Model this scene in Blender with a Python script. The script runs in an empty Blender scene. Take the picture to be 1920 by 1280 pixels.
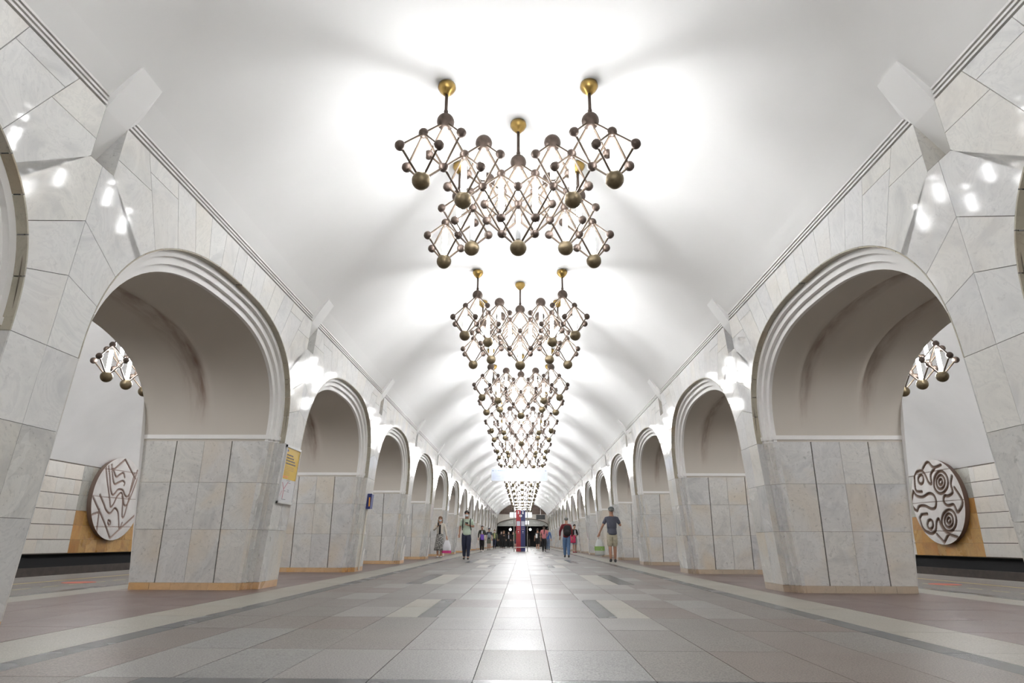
import bpy, math, random
from mathutils import Vector, Matrix, Quaternion
random.seed(7)
U = 0.92            # lengths in units fitted to image pixels; U scales scene and camera to metres
C = bpy.context.scene.collection
sc = bpy.context.scene

# ------------------------------------------------------------------ camera
cd = bpy.data.cameras.new('camera'); cam = bpy.data.objects.new('camera', cd); C.objects.link(cam)
cd.sensor_width = 36.0; cd.lens = 1194.58/1920*36; cd.clip_start = 0.05; cd.clip_end = 400
Rr = Vector((0.99985653, 0.01651062, 0.00378502)); Uu = Vector((0.00133632, -0.29963957, 0.95405154))
Ff = Vector((-0.01688612, 0.9539096, 0.29961865))
M = Matrix((Rr, Uu, -Ff)).transposed().to_4x4(); M.translation = Vector((0.0574, 0, 0.70))*U
cam.matrix_world = M
sc.camera = cam
# ------------------------------------------------------------------ world, exposure
w = bpy.data.worlds.new('world'); sc.world = w; w.use_nodes = True
w.node_tree.nodes['Background'].inputs[0].default_value = (0.9, 0.95, 1, 1)
w.node_tree.nodes['Background'].inputs[1].default_value = 0.02
sc.view_settings.view_transform = 'Standard'; sc.view_settings.look = 'None'
sc.view_settings.exposure = 0.15; sc.view_settings.gamma = 1.0
sc.view_settings.use_curve_mapping = False
sc.cycles.max_bounces = 8; sc.cycles.diffuse_bounces = 6; sc.cycles.glossy_bounces = 2
sc.cycles.caustics_reflective = False; sc.cycles.caustics_refractive = False
sc.cycles.sample_clamp_indirect = 6.0
TUBE = 44.0         # emission of the lamp tubes

# ------------------------------------------------------------------ materials
def newmat(name):
    m = bpy.data.materials.new(name); m.use_nodes = True
    nt = m.node_tree; return m, nt, nt.nodes['Principled BSDF']
def setb(b, col, rough, metal=0.0, spec=0.5):
    b.inputs['Base Color'].default_value = (*col, 1); b.inputs['Roughness'].default_value = rough
    b.inputs['Metallic'].default_value = metal; b.inputs['Specular IOR Level'].default_value = spec
def plain(name, col, rough=0.6, metal=0.0, spec=0.5, noise=0.0, scale=6):
    m, nt, b = newmat(name); setb(b, col, rough, metal, spec)
    if noise:
        n = nt.nodes.new('ShaderNodeTexNoise'); n.inputs['Scale'].default_value = scale; n.inputs['Detail'].default_value = 6
        tc = nt.nodes.new('ShaderNodeTexCoord'); nt.links.new(tc.outputs['Object'], n.inputs['Vector'])
        r = nt.nodes.new('ShaderNodeValToRGB')
        r.color_ramp.elements[0].position = .3; r.color_ramp.elements[1].position = .7
        r.color_ramp.elements[0].color = (*[c*(1-noise) for c in col], 1); r.color_ramp.elements[1].color = (*[min(1, c*(1+noise)) for c in col], 1)
        nt.links.new(n.outputs['Fac'], r.inputs[0]); nt.links.new(r.outputs[0], b.inputs['Base Color'])
    return m
def emis(name, col, s):
    m, nt, b = newmat(name); setb(b, col, 0.4)
    b.inputs['Emission Color'].default_value = (*col, 1); b.inputs['Emission Strength'].default_value = s
    return m
def nd(nt, t, **kw):
    n = nt.nodes.new(t)
    for k_, v in kw.items():
        if k_ in n.inputs: n.inputs[k_].default_value = v
        else: setattr(n, k_, v)
    return n
def vecrand(nt):
    tc = nd(nt, 'ShaderNodeTexCoord'); oi = nd(nt, 'ShaderNodeObjectInfo')
    mul = nd(nt, 'ShaderNodeVectorMath', operation='SCALE'); mul.inputs[0].default_value = (57, 31, 43)
    nt.links.new(oi.outputs['Random'], mul.inputs['Scale'])
    add = nd(nt, 'ShaderNodeVectorMath', operation='ADD')
    nt.links.new(tc.outputs['Object'], add.inputs[0]); nt.links.new(mul.outputs[0], add.inputs[1])
    return add.outputs[0], oi.outputs['Random']
def ramp(nt, src, stops):
    r = nd(nt, 'ShaderNodeValToRGB'); e = r.color_ramp.elements
    while len(e) < len(stops): e.new(0.5)
    for el, (p_, c_) in zip(e, stops):
        el.position = p_; el.color = (*c_, 1) if len(c_) == 3 else c_
    nt.links.new(src, r.inputs[0]); return r.outputs[0]
def mix(nt, f, a, b, mode='MIX'):
    m = nd(nt, 'ShaderNodeMix', data_type='RGBA', blend_type=mode)
    if isinstance(f, (int, float)): m.inputs[0].default_value = f
    else: nt.links.new(f, m.inputs[0])
    for i, s in ((6, a), (7, b)):
        if isinstance(s, tuple): m.inputs[i].default_value = (*s, 1)
        else: nt.links.new(s, m.inputs[i])
    return m.outputs[2]
def marble(name, base, vein, warm, warm_amt, rough, speck=.5, vein_w=.5, tones=[(0, (.93, .93, .945)), (.5, (1, 1, 1)), (1, (1.0, .985, .955))]):
    m, nt, b = newmat(name); setb(b, base, rough)
    v, rnd = vecrand(nt)
    n1 = nd(nt, 'ShaderNodeTexNoise', Scale=1.6, Detail=8.0, Distortion=1.6, Roughness=.62); nt.links.new(v, n1.inputs['Vector'])
    n2 = nd(nt, 'ShaderNodeTexNoise', Scale=22.0, Detail=6.0, Distortion=.5, Roughness=.7); nt.links.new(v, n2.inputs['Vector'])
    n3 = nd(nt, 'ShaderNodeTexNoise', Scale=.9, Detail=4.0, Distortion=.6); nt.links.new(v, n3.inputs['Vector'])
    n4 = nd(nt, 'ShaderNodeTexVoronoi', Scale=55.0); nt.links.new(v, n4.inputs['Vector'])
    k_ = vein_w
    f1 = ramp(nt, n1.outputs['Fac'], [(.34, (k_,)*3), (.5, (0, 0, 0)), (.52, (k_*.55,)*3), (.56, (0, 0, 0)), (.72, (k_*.8,)*3)])
    c = mix(nt, f1, base, vein)
    f3 = ramp(nt, n3.outputs['Fac'], [(.5, (0, 0, 0)), (.75, (warm_amt,)*3)])
    c = mix(nt, f3, c, warm)
    f2 = ramp(nt, n2.outputs['Fac'], [(.58, (1, 1, 1)), (.72, (1-.35*speck,)*3)])
    c = mix(nt, 1.0, c, f2, 'MULTIPLY')
    f4 = ramp(nt, n4.outputs['Distance'], [(.03, (1-.4*speck,)*3), (.09, (1, 1, 1))])
    c = mix(nt, .5, c, f4, 'MULTIPLY')
    t = ramp(nt, rnd, tones)
    c = mix(nt, 1.0, c, t, 'MULTIPLY')
    nt.links.new(c, b.inputs['Base Color'])
    rr = ramp(nt, n3.outputs['Fac'], [(.3, (rough,)*3), (.7, (rough+.08,)*3)]); nt.links.new(rr, b.inputs['Roughness'])
    return m
def granite(name, c1, c2, rough, scale=105):
    m, nt, b = newmat(name); setb(b, c1, rough)
    v, rnd = vecrand(nt)
    n = nd(nt, 'ShaderNodeTexNoise', Scale=float(scale), Detail=3.0, Roughness=.8); nt.links.new(v, n.inputs['Vector'])
    c = ramp(nt, n.outputs['Fac'], [(.38, c2), (.5, c1), (.62, tuple(min(1, x*1.35) for x in c1))])
    n5 = nd(nt, 'ShaderNodeTexNoise', Scale=1.3, Detail=5.0); nt.links.new(v, n5.inputs['Vector'])
    c = mix(nt, 1.0, c, ramp(nt, n5.outputs['Fac'], [(.3, (.93,)*3), (.7, (1, 1, 1))]), 'MULTIPLY')
    t = ramp(nt, rnd, [(0, (.91, .92, .92)), (.5, (1, .99, .98)), (1, (.98, .94, .92))])
    c = mix(nt, 1.0, c, t, 'MULTIPLY'); nt.links.new(c, b.inputs['Base Color'])
    rr = ramp(nt, n5.outputs['Fac'], [(.3, (rough,)*3), (.7, (rough+.07,)*3)]); nt.links.new(rr, b.inputs['Roughness'])
    bp = nd(nt, 'ShaderNodeBump', Strength=.06, Distance=.002); nt.links.new(n.outputs['Fac'], bp.inputs['Height']); nt.links.new(bp.outputs[0], b.inputs['Normal'])
    return m
PLASTER = plain('white_plaster', (.84, .83, .815), .55, noise=.025, scale=1.2)
VAULTM = plain('vault_plaster', (.92, .92, .91), .5, noise=.02, scale=.7)
PLASTER2 = plain('platform_plaster', (.86, .855, .85), .6, noise=.03, scale=1.2)
MARB = marble('white_marble', (.83, .83, .815), (.56, .57, .58), (.78, .71, .62), .35, .035, .45, .5)
MARBLOW = marble('grey_marble', (.65, .645, .625), (.42, .43, .44), (.62, .53, .41), .75, .24, 1.3, .6)
MARBWARM = marble('warm_marble', (.48, .40, .31), (.36, .31, .25), (.50, .33, .20), .6, .3, .8)
EDGE = marble('arch_edge_stone', (.44, .41, .33), (.30, .28, .22), (.34, .24, .13), .6, .4, 1.0)
ONYX = marble('golden_onyx', (.62, .42, .24), (.40, .26, .16), (.62, .34, .10), .9, .25, .6)
YELLOW = marble('yellow_marble', (.52, .335, .13), (.36, .22, .10), (.50, .22, .05), .9, .25, .8, .9, [(0, (.85, .72, .60)), (.35, (1, 1, 1)), (.7, (1, .86, .62)), (1, (1.15, 1.12, 1.2))])
GREYM = marble('pale_grey_stone', (.46, .45, .40), (.32, .31, .28), (.50, .42, .28), .8, .25, .7, .8, [(0, (.8, .82, .85)), (.5, (1, 1, 1)), (1, (1, .92, .78))])
TILEW = marble('cream_wall_marble', (.72, .69, .64), (.56, .54, .50), (.72, .65, .55), .4, .3, .6, .6, [(0, (.94, .95, .96)), (.5, (1, 1, 1)), (1, (1, .96, .92))])
MORTAR = plain('joint_mortar', (.16, .13, .11), .9)
GR_A = granite('grey_granite', (.19, .177, .163), (.095, .088, .083), .40)
GR_B = granite('brownish_granite', (.18, .155, .14), (.092, .078, .07), .40)
GR_C = granite('pale_granite', (.245, .24, .232), (.13, .127, .124), .38)
GR_RED = granite('red_brown_granite', (.15, .103, .092), (.08, .054, .048), .30)
GR_LIGHT = granite('light_granite', (.31, .30, .26), (.26, .25, .215), .34)
GR_DARK = granite('dark_slate_granite', (.075, .084, .092), (.05, .056, .062), .22)
BRONZE = plain('dark_bronze', (.085, .062, .05), .45, .6, noise=.25, scale=25)
BRONZE2 = plain('old_brass', (.16, .125, .075), .42, .75, noise=.2, scale=20)
ROD = plain('rod_bronze', (.075, .052, .034), .5, .4)
GOLD = plain('gold_brass', (.42, .28, .09), .3, .9, noise=.12, scale=15)
GLOW = emis('lit_tube', (.985, .99, 1), TUBE)
GLOWP = emis('lit_tube_platform', (.985, .99, 1), TUBE*2.0)
TUBEOFF = plain('unlit_tube', (.75, .77, .78), .15)
STEEL = plain('brushed_steel', (.5, .5, .49), .3, .9)
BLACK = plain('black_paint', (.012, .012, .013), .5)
TRENCH = plain('track_trench_black', (.010, .010, .011), .9)
KERB = plain('brown_trackside_stone', (.055, .042, .035), .6, noise=.2)
WHITE = plain('white_print', (.8, .8, .8), .5)
COVE = plain('cornice_recess', (.13, .11, .09), .9)

# ------------------------------------------------------------------ object helpers
ORG = {}
def setp(o, label=None, cat=None, group=None, kind=None):
    if label: o['label'] = label
    if cat: o['category'] = cat
    if group: o['group'] = group
    if kind: o['kind'] = kind
    return o
def empty(name, loc, label=None, cat=None, group=None, kind=None, rz=0):
    o = bpy.data.objects.new(name, None); C.objects.link(o); o.empty_display_size = .2
    o.location = Vector(loc)*U; o.rotation_euler = (0, 0, rz); ORG[o.name] = Vector(loc)
    return setp(o, label, cat, group, kind)
def mk(name, V, F, mat, parent=None, smooth=False, fm=None, loc=None, label=None, cat=None, group=None, kind=None):
    """one mesh object; V in image-fit units in world axes (relative to loc or to the parent's base)"""
    org = Vector(loc) if loc is not None else Vector((0, 0, 0))
    if parent is not None and loc is None: org = ORG.get(parent.name, Vector((0, 0, 0)))
    me = bpy.data.meshes.new(name)
    me.from_pydata([((v[0]-org[0])*U, (v[1]-org[1])*U, (v[2]-org[2])*U) for v in V], [], F)
    for m in (mat if isinstance(mat, (list, tuple)) else [mat]): me.materials.append(m)
    if fm: me.polygons.foreach_set('material_index', fm)
    if smooth: me.polygons.foreach_set('use_smooth', [True]*len(F))
    me.update()
    o = bpy.data.objects.new(name, me); C.objects.link(o)
    if parent is not None:
        o.parent = parent; ORG[o.name] = org
        if loc is not None:
            po = ORG.get(parent.name, Vector((0, 0, 0))); o.location = (org-po)*U
    else:
        o.location = org*U; ORG[o.name] = org
    return setp(o, label, cat, group, kind)
def inst(name, me, parent, loc, quat=None, scale=None):
    o = bpy.data.objects.new(name, me); C.objects.link(o); o.parent = parent; o.location = Vector(loc)*U
    if quat is not None: o.rotation_mode = 'QUATERNION'; o.rotation_quaternion = quat
    if scale: o.scale = scale
    return o
class G:
    """collects shapes into one vertex/face list"""
    def __init__(s): s.v = []; s.f = []; s.m = []
    def add(s, V, F, mi=0):
        b = len(s.v); s.v += [tuple(v) for v in V]; s.f += [tuple(b+i for i in f) for f in F]; s.m += [mi]*len(F); return s
    def box(s, a, b, mi=0):
        x0, y0, z0 = a; x1, y1, z1 = b
        V = [(x0, y0, z0), (x1, y0, z0), (x1, y1, z0), (x0, y1, z0), (x0, y0, z1), (x1, y0, z1), (x1, y1, z1), (x0, y1, z1)]
        return s.add(V, [(0, 3, 2, 1), (4, 5, 6, 7), (0, 1, 5, 4), (1, 2, 6, 5), (2, 3, 7, 6), (3, 0, 4, 7)], mi)
    def tube(s, p, q, r, n=8, mi=0, r2=None, cap=True):
        p, q = Vector(p), Vector(q); d = (q-p).normalized(); a = d.orthogonal().normalized(); b_ = d.cross(a)
        r2 = r if r2 is None else r2; V = []
        for c, rr in ((p, r), (q, r2)):
            for i in range(n):
                t = 2*math.pi*i/n; V.append(c+a*rr*math.cos(t)+b_*rr*math.sin(t))
        F = [(i, (i+1) % n, n+(i+1) % n, n+i) for i in range(n)]
        if cap: F += [tuple(range(n-1, -1, -1)), tuple(range(n, 2*n))]
        return s.add(V, F, mi)
    def lathe(s, c, prof, n=16, mi=0):
        V = []; F = []
        for r, z in prof:
            for i in range(n):
                t = 2*math.pi*i/n; V.append((c[0]+r*math.cos(t), c[1]+r*math.sin(t), c[2]+z))
        for j in range(len(prof)-1):
            for i in range(n): F.append((j*n+i, j*n+(i+1) % n, (j+1)*n+(i+1) % n, (j+1)*n+i))
        return s.add(V, F, mi)
    def ball(s, c, r, n=12, m=8, mi=0, sq=(1, 1, 1)):
        V = [(c[0], c[1], c[2]-r*sq[2])]; F = []
        for j in range(1, m):
            a = math.pi*j/m
            for i in range(n):
                t = 2*math.pi*i/n; V.append((c[0]+r*sq[0]*math.sin(a)*math.cos(t), c[1]+r*sq[1]*math.sin(a)*math.sin(t), c[2]-r*sq[2]*math.cos(a)))
        V.append((c[0], c[1], c[2]+r*sq[2])); T = len(V)-1
        for i in range(n):
            F.append((0, 1+(i+1) % n, 1+i)); F.append((T, T-n+i, T-n+(i+1) % n))
        for j in range(m-2):
            for i in range(n): F.append((1+j*n+i, 1+j*n+(i+1) % n, 1+(j+1)*n+(i+1) % n, 1+(j+1)*n+i))
        return s.add(V, F, mi)
    def prism(s, poly, off, mi=0):
        """poly: 3D points; off: vector added for the back"""
        n = len(poly); off = Vector(off); V = [Vector(p) for p in poly]+[Vector(p)+off for p in poly]
        return s.add(V, [tuple(range(n)), tuple(range(2*n-1, n-1, -1))]+[(i, n+i, n+(i+1) % n, (i+1) % n) for i in range(n)], mi)
    def mk(s, name, mat, parent=None, **kw): return mk(name, s.v, s.f, mat, parent, fm=s.m if isinstance(mat, (list, tuple)) else None, **kw)

# ------------------------------------------------------------------ the station's measures
XF, KX = 3.957, 0.0762       # hall wall foot, lean
P = 5.771                    # bay
Y0 = 4.86                    # first pier centre
A0, B0, ZS = 2.505, 1.73, 2.2
ZC0, ZC1 = 4.36, 4.49        # cornice
K0, K1 = -2, 16
YB, YE = Y0+K0*P-1.0, 97.3
PC = lambda k: Y0+k*P
def W(s, y, z, o=0.0): return (s*(XF-KX*z-o), y, z)
def XB(z): return 5.80+.069*z
def arch_z(dx, n=0.0):
    a, b = A0-n, B0-n; u = min(1, abs(dx)/a); return ZS+b*(1-u**2.5)**.4
def arch_pt(t, n=0.0):
    """t 0..pi -> (dy from arch centre, z)"""
    a, b = A0-n, B0-n; c, s_ = math.cos(t), math.sin(t)
    return (a*math.copysign(abs(c)**.8, c), ZS+b*abs(s_)**.8)

# ------------------------------------------------------------------ floor
ROWS = [-10.0+1.02*i for i in range(13)]
ROWS = [r for r in ROWS if r < 1.5]+[1.8, 2.8, 3.76, 4.74, 5.79, 6.68, 7.67, 8.67, 9.69, 10.7, 11.72, 12.82, 13.92, 15.0]
while ROWS[-1] < YE-1: ROWS.append(ROWS[-1]+1.03)
ROWS[-1] = YE+9
COLS = [0.21, .76, 1.29, 1.82, 2.33, 2.85]
def tone(i, j): return random.Random(i*131+j*17+5).random()
def hall_mat(xc, y0, row, col):
    ym = (y0-6.68) % 11.54
    ax = abs(xc)
    r = tone(row, col)
    if ax > 2.3: base = GR_B if r < .45 else GR_A
    elif ax > 1.2: base = GR_A if r < .55 else (GR_B if r < .75 else GR_C)
    else: base = GR_C if r < .6 else GR_A
    return base
def tile_list(y0, y1, row):
    """(x0,x1,mat) strips of one row over the whole floor"""
    out = []
    ym = (y0+.01-6.68) % 11.54
    bandA = ym < 1.95; bandB = 5.0 < ym < 8.2; front = 8.4 < ym < 8.7+.01
    xs = [-c for c in reversed(COLS)]+COLS
    if bandA: xs = [-2.85, -2.33, -1.82, -1.29, -.97, -.79, -.21, .21, .79, .97, 1.29, 1.82, 2.33, 2.85]
    if bandB: xs = [-2.85, -2.33, -1.98, -1.70, -1.29, -.76, -.21, .21, .76, 1.29, 1.70, 1.98, 2.33, 2.85]
    for i, (a, b) in enumerate(zip(xs[:-1], xs[1:])):
        m = hall_mat((a+b)/2, y0, row, i); c = abs(a+b)/2
        if bandA and .79 < c < .97: m = GR_DARK
        if bandA and .97 < c < 1.29: m = GR_LIGHT
        if bandB and 1.70 < c < 1.98: m = GR_DARK
        if bandB and 1.29 < c < 1.70: m = GR_LIGHT
        if abs(y0-2.8) < .01 and c < 1.82: m = GR_DARK
        out.append((a, b, m))
    for s in (-1, 1):
        for a, b, m in ((2.85, 3.05, GR_DARK), (3.05, 3.68, GR_LIGHT), (3.68, 4.45, GR_RED), (4.45, 5.2, GR_RED), (5.2, 5.95, GR_RED),
                        (5.95, 6.5, GR_LIGHT), (6.5, 6.72, GR_DARK), (6.72, 7.7, GR_A), (7.7, 8.7, GR_B), (8.7, 9.7, GR_A)):
            out.append((s*a, s*b, m) if s > 0 else (s*b, s*a, m))
    return out
g = G()
g.box((-9.7, YB, -1.2), (9.7, 1.8, -.012), 0); g.box((-9.7, 1.8, -1.2), (9.7, 15.0, -.012), 0); g.box((-9.7, 15.0, -1.2), (9.7, YE+9, -.012), 0)
floor = g.mk('floor', MORTAR, kind='structure')
FM = [GR_A, GR_B, GR_C, GR_RED, GR_LIGHT, GR_DARK]
n_obj = 0; far = G()
for r, (y0, y1) in enumerate(zip(ROWS[:-1], ROWS[1:])):
    for i, (a, b, m) in enumerate(tile_list(y0, y1, r)):
        e = .0022 if y0 < 15 else .002
        xm = (a+b)/2; near = 2.7 < y0 < 14.9 and abs(xm) < 6.6
        # piers stand on part of the red bays: tiles run under them
        if near and n_obj < 296:
            mk('floor_tile', *(lambda q: (q.v, q.f))(G().box((a+e, y0+e, -.012), (b-e, y1-e, -random.random()*.0012))), m, floor); n_obj += 1
        else:
            far.box((a+e, y0+e, -.012), (b-e, y1-e, 0), FM.index(m))
mk('floor_tile', far.v, far.f, FM, floor, fm=far.m, kind='stuff')
for s in (-1, 1):
    g = G(); g.box((min(s*8.28, s*8.34), 2, 0), (max(s*8.28, s*8.34), 60, .003)); 
    g.mk('yellow_platform_line', plain('yellow_line', (.62, .52, .22), .6), floor)
    g = G()
    for i in range(60): g.box((min(s*7.35, s*7.39), 2+i*.6, 0), (max(s*7.35, s*7.39), 2.35+i*.6, .003))
    g.mk('dashed_platform_line', plain('pale_line', (.55, .5, .32), .6), floor)
red = plain('red_sticker', (.62, .16, .11), .6)
for s, y in ((-1, 11.6), (1, 12.3)):
    g = G(); n = 20; V = [(s*7.6+.26*math.cos(2*math.pi*i/n), y+.26*math.sin(2*math.pi*i/n), .004) for i in range(n)]
    g.prism(V, (0, 0, -.003)); g.mk('floor_sticker', red, loc=(s*7.6, y, 0), label='faded round red floor sticker on the %s platform behind the first whole %s arch' % (('left',)*2 if s < 0 else ('right',)*2), cat='floor sticker')

# ------------------------------------------------------------------ hall vault
def vault_profile():
    R_, zc = 4.58, 1.69
    pts = [(3.62, 4.49), (3.47, 4.68)]
    t0 = math.asin(3.47/R_)
    arc = [(R_*math.sin(t), zc+R_*math.cos(t)) for t in [t0*(1-i/24) for i in range(25)]]
    right = [(XF-KX*4.49-.0, 4.49)]+arc
    left = [(-x, z) for x, z in reversed(right[:-1])]
    return right+left
def sweepY(prof, ys, flip=False):
    V = []; F = []; n = len(prof)
    for y in ys: V += [(x, y, z) for x, z in prof]
    for j in range(len(ys)-1):
        for i in range(n-1):
            f = (j*n+i, j*n+i+1, (j+1)*n+i+1, (j+1)*n+i); F.append(f[::-1] if flip else f)
    return V, F
V, F = sweepY(vault_profile(), [YB, 0, 20, 40, 60, 80, YE])
# keep the kinks by cornice crisp: only the arc is smooth
vault = mk('ceiling', V, F, VAULTM, kind='structure')
vault.data.polygons.foreach_set('use_smooth', [0 < (i % (len(vault_profile())-1)) < len(vault_profile())-2 for i in range(len(F))])
for s in (-1, 1):    # platform tunnels
    prof = []
    for i in range(33):
        t = -math.asin(2.85/3.95)+(math.asin(2.85/3.95)+math.pi/2-.293)*i/32
        prof.append((s*(8.9+3.95*math.sin(t)), 1.6+3.95*math.cos(t)))
    V, F = sweepY(prof, [YB, 0, 30, 60, YE]); mk('ceiling', V, F, PLASTER2, kind='structure', smooth=True)

# ------------------------------------------------------------------ walls between hall and platforms
def inset(poly, e):
    """shrink a convex-ish polygon (2D) by e"""
    n = len(poly); A = sum(poly[i][0]*poly[(i+1) % n][1]-poly[(i+1) % n][0]*poly[i][1] for i in range(n))
    sg = 1 if A > 0 else -1; out = []
    for i in range(n):
        p0, p1, p2 = poly[i-1], poly[i], poly[(i+1) % n]
        def nrm(a, b):
            dx, dy = b[0]-a[0], b[1]-a[1]; l = math.hypot(dx, dy) or 1; return (-dy/l*sg, dx/l*sg)
        n1, n2 = nrm(p0, p1), nrm(p1, p2); d = 1+n1[0]*n2[0]+n1[1]*n2[1]
        d = max(d, .3); out.append((p1[0]+e*(n1[0]+n2[0])/d, p1[1]+e*(n1[1]+n2[1])/d))
    return out
# slab outlines in half a bay: d = distance from pier centre, z
def ac(d0, d1, n=4):
    return [(d, arch_z(P/2-d)) for d in [d0+(d1-d0)*i/n for i in range(n+1)]]
def jamb(z0, z1, n=4):     # the arch edge as a function of z
    out = []
    for i in range(n+1):
        z = z0+(z1-z0)*i/n; h = max(0, (z-ZS)/B0); out.append((P/2-A0*(1-h**2.5)**.4, z))
    return out
HB = [
    [(0, 2.2), (0, 2.81)]+jamb(2.69, 2.2),
    [(0, 2.81), (0, 3.32)]+jamb(3.03, 2.69),
    [(0, 3.32), (0, 3.86), (.16, 3.86)]+jamb(3.37, 3.03),
    [(.16, 3.86), (.16, 4.03), (.71, 4.03)]+ac(1.0, .735),
    [(.16, 4.03), (.16, ZC0), (.52, ZC0), (.71, 4.03)],
    [(.52, ZC0), (.62, 4.19), (1.15, 4.19), (1.08, ZC0)],
    [(.62, 4.19), (1.15, 4.19)]+ac(1.36, 1.0),
    [(1.08, ZC0), (1.46, ZC0)]+ac(1.70, 1.36),
    [(1.46, ZC0), (1.86, ZC0)]+ac(2.0, 1.70),
    [(1.86, ZC0), (2.26, ZC0)]+ac(2.30, 2.0),
    [(2.26, ZC0), (2.62, ZC0)]+ac(2.62, 2.30),
    [(2.62, ZC0), (P/2, ZC0)]+ac(P/2, 2.62),
]
ROWZ = [.10, .86, 1.56, 2.2]
ORD = ['nearest', 'second', 'third', 'fourth', 'fifth', 'sixth', 'seventh', 'eighth', 'ninth', 'tenth', 'eleventh', 'twelfth', 'thirteenth', 'fourteenth', 'fifteenth', 'sixteenth', 'seventeenth', 'eighteenth']
SIDE = {-1: 'left', 1: 'right'}
steps = [(0, 0), (0, -.085), (.075, -.085), (.075, -.135), (.155, -.135), (.155, -.185), (.235, -.185), (.235, -.235)]
def recess_gap(d): return d < .16
for s in (-1, 1):
    wl = G()                      # rough wall carrying the slabs
    for k in range(K0, K1+1):
        for sg in (-1, 1):
            ds = [0, .08, .16]+[.16+(P/2-.16)*i/26 for i in range(1, 27)]
            for a, b in zip(ds[:-1], ds[1:]):
                za, zb = [(arch_z(P/2-d) if P/2-d < A0 else ZS) for d in (a, b)]
                top = 3.86 if b <= .161 else ZC1+.02
                y_a, y_b = PC(k)+sg*a, PC(k)+sg*b
                wl.add([W(s, y_a, za, -.03), W(s, y_b, zb, -.03), W(s, y_b, top, -.03), W(s, y_a, top, -.03)], [(0, 1, 2, 3)])
                if b <= .161: wl.add([W(s, y_a, 4.36, -.03), W(s, y_b, 4.36, -.03), W(s, y_b, ZC1+.02, -.03), W(s, y_a, ZC1+.02, -.03)], [(0, 1, 2, 3)])
    wall = wl.mk('wall_'+SIDE[s], COVE, kind='structure')
    nslab = 0; rest = G()
    for k in range(K0, K1+1):
        for sg in (-1, 1):
            for poly in HB:
                q = inset(poly, .0028)
                pts = [W(s, PC(k)+sg*d, z, random.uniform(-.0012, .0012)*0) for d, z in q]
                gg = G().prism(pts, (s*.03, 0, 0))
                if -1 <= k <= 8 and nslab < 290 and not (k == -1 and sg == -1):
                    mk('marble_slab', gg.v, gg.f, MARB, wall); nslab += 1
                else: rest.add(gg.v, gg.f)
    rest.mk('marble_slab', MARB, wall, kind='stuff')
    # platform-side face of the same wall
    wp = G()
    for k in range(K0, K1+1):
        for sg in (-1, 1):
            ds = [0, .30, .614]+[.615+(P/2-.615)*i/20 for i in range(21)]
            for a, b in zip(ds[:-1], ds[1:]):
                za, zb = [0 if P/2-d >= A0-.235 else arch_z(P/2-d, .235) for d in (a, b)]
                if a < .615 <= b: zb = 0
                wp.add([(s*XB(za), PC(k)+sg*a, za), (s*XB(zb), PC(k)+sg*b, zb), (s*XB(4.34), PC(k)+sg*b, 4.34), (s*XB(4.34), PC(k)+sg*a, 4.34)], [(0, 1, 2, 3)])
    wp.mk('wall_platform_'+SIDE[s], PLASTER2, kind='structure')
    # arches: edge stones, plaster mouldings, passage vaults
    NT = 40
    GR = {-1: [5.02], 1: [4.45, 5.41]}[s]
    PV, m_, b_ = None, None, None
    V = []; F = []
    def ring(prof, yc, closed_low=ZS):
        V = []; F = []; n = len(prof)
        for j in range(NT+1):
            t = math.pi*j/NT
            for nn, o in prof:
                dy, z = arch_pt(t, nn); V.append(W(s, yc+dy, z, o))
        for j in range(NT):
            for i in range(n-1): F.append((j*n+i, j*n+i+1, (j+1)*n+i+1, (j+1)*n+i))
        return V, F
    for k in range(K0, K1):
        yc = PC(k)+P/2
        if k < 4:       # separate edge stones where they can be told apart
            for q in range(18):
                V = []; F = []
                for j in range(4):
                    t = math.pi*(q+(0 if q == 0 else .015)+(.985 if q in (0, 17) else .97)*j/3)/18
                    for nn, o in ((.012, .001), (.012, -.085), (0, -.085), (0, .001)):
                        dy, z = arch_pt(t, nn); V.append(W(s, yc+dy, z, o))
                for j in range(3):
                    for i in range(4): F.append((j*4+i, j*4+(i+1) % 4, (j+1)*4+(i+1) % 4, (j+1)*4+i))
                mk('arch_edge_stone', V, F, EDGE, wall)
        else:
            V, F = ring(steps[:2], yc); mk('arch_edge_stone', V, F, EDGE, wall, kind='stuff')
        V, F = ring(steps[1:], yc); mk('arch_moulding', V, F, PLASTER, wall)
        V = []; F = []; nx = 30
        for j in range(NT+1):
            t = math.pi*j/NT
            for i in range(nx+1):
                dy, z = arch_pt(t, .235); x0 = XF-KX*z+.235; x = x0+(XB(z)-x0)*i/nx
                h = max(0, (z-2.5)/1.2); gsum = sum(math.exp(-((x-gx)/.055)**2) for gx in GR)
                d = .10*gsum*min(1, h*1.3)
                dy2, z2 = arch_pt(t, .235-d); V.append((s*x, yc+dy2, z2))
        for j in range(NT):
            for i in range(nx): a = j*(nx+1)+i; F.append((a, a+nx+1, a+nx+2, a+1))
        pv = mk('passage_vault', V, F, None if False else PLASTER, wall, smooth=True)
        if PV is None:
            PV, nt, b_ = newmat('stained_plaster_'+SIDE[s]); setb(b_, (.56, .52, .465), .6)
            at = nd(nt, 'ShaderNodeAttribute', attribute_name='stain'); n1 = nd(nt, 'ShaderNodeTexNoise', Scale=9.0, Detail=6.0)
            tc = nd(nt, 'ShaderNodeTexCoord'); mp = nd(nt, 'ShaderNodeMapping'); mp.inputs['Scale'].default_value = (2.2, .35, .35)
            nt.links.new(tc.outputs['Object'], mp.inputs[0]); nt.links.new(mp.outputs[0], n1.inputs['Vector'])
            mm = nd(nt, 'ShaderNodeMath', operation='MULTIPLY'); nt.links.new(at.outputs['Fac'], mm.inputs[0])
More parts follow.
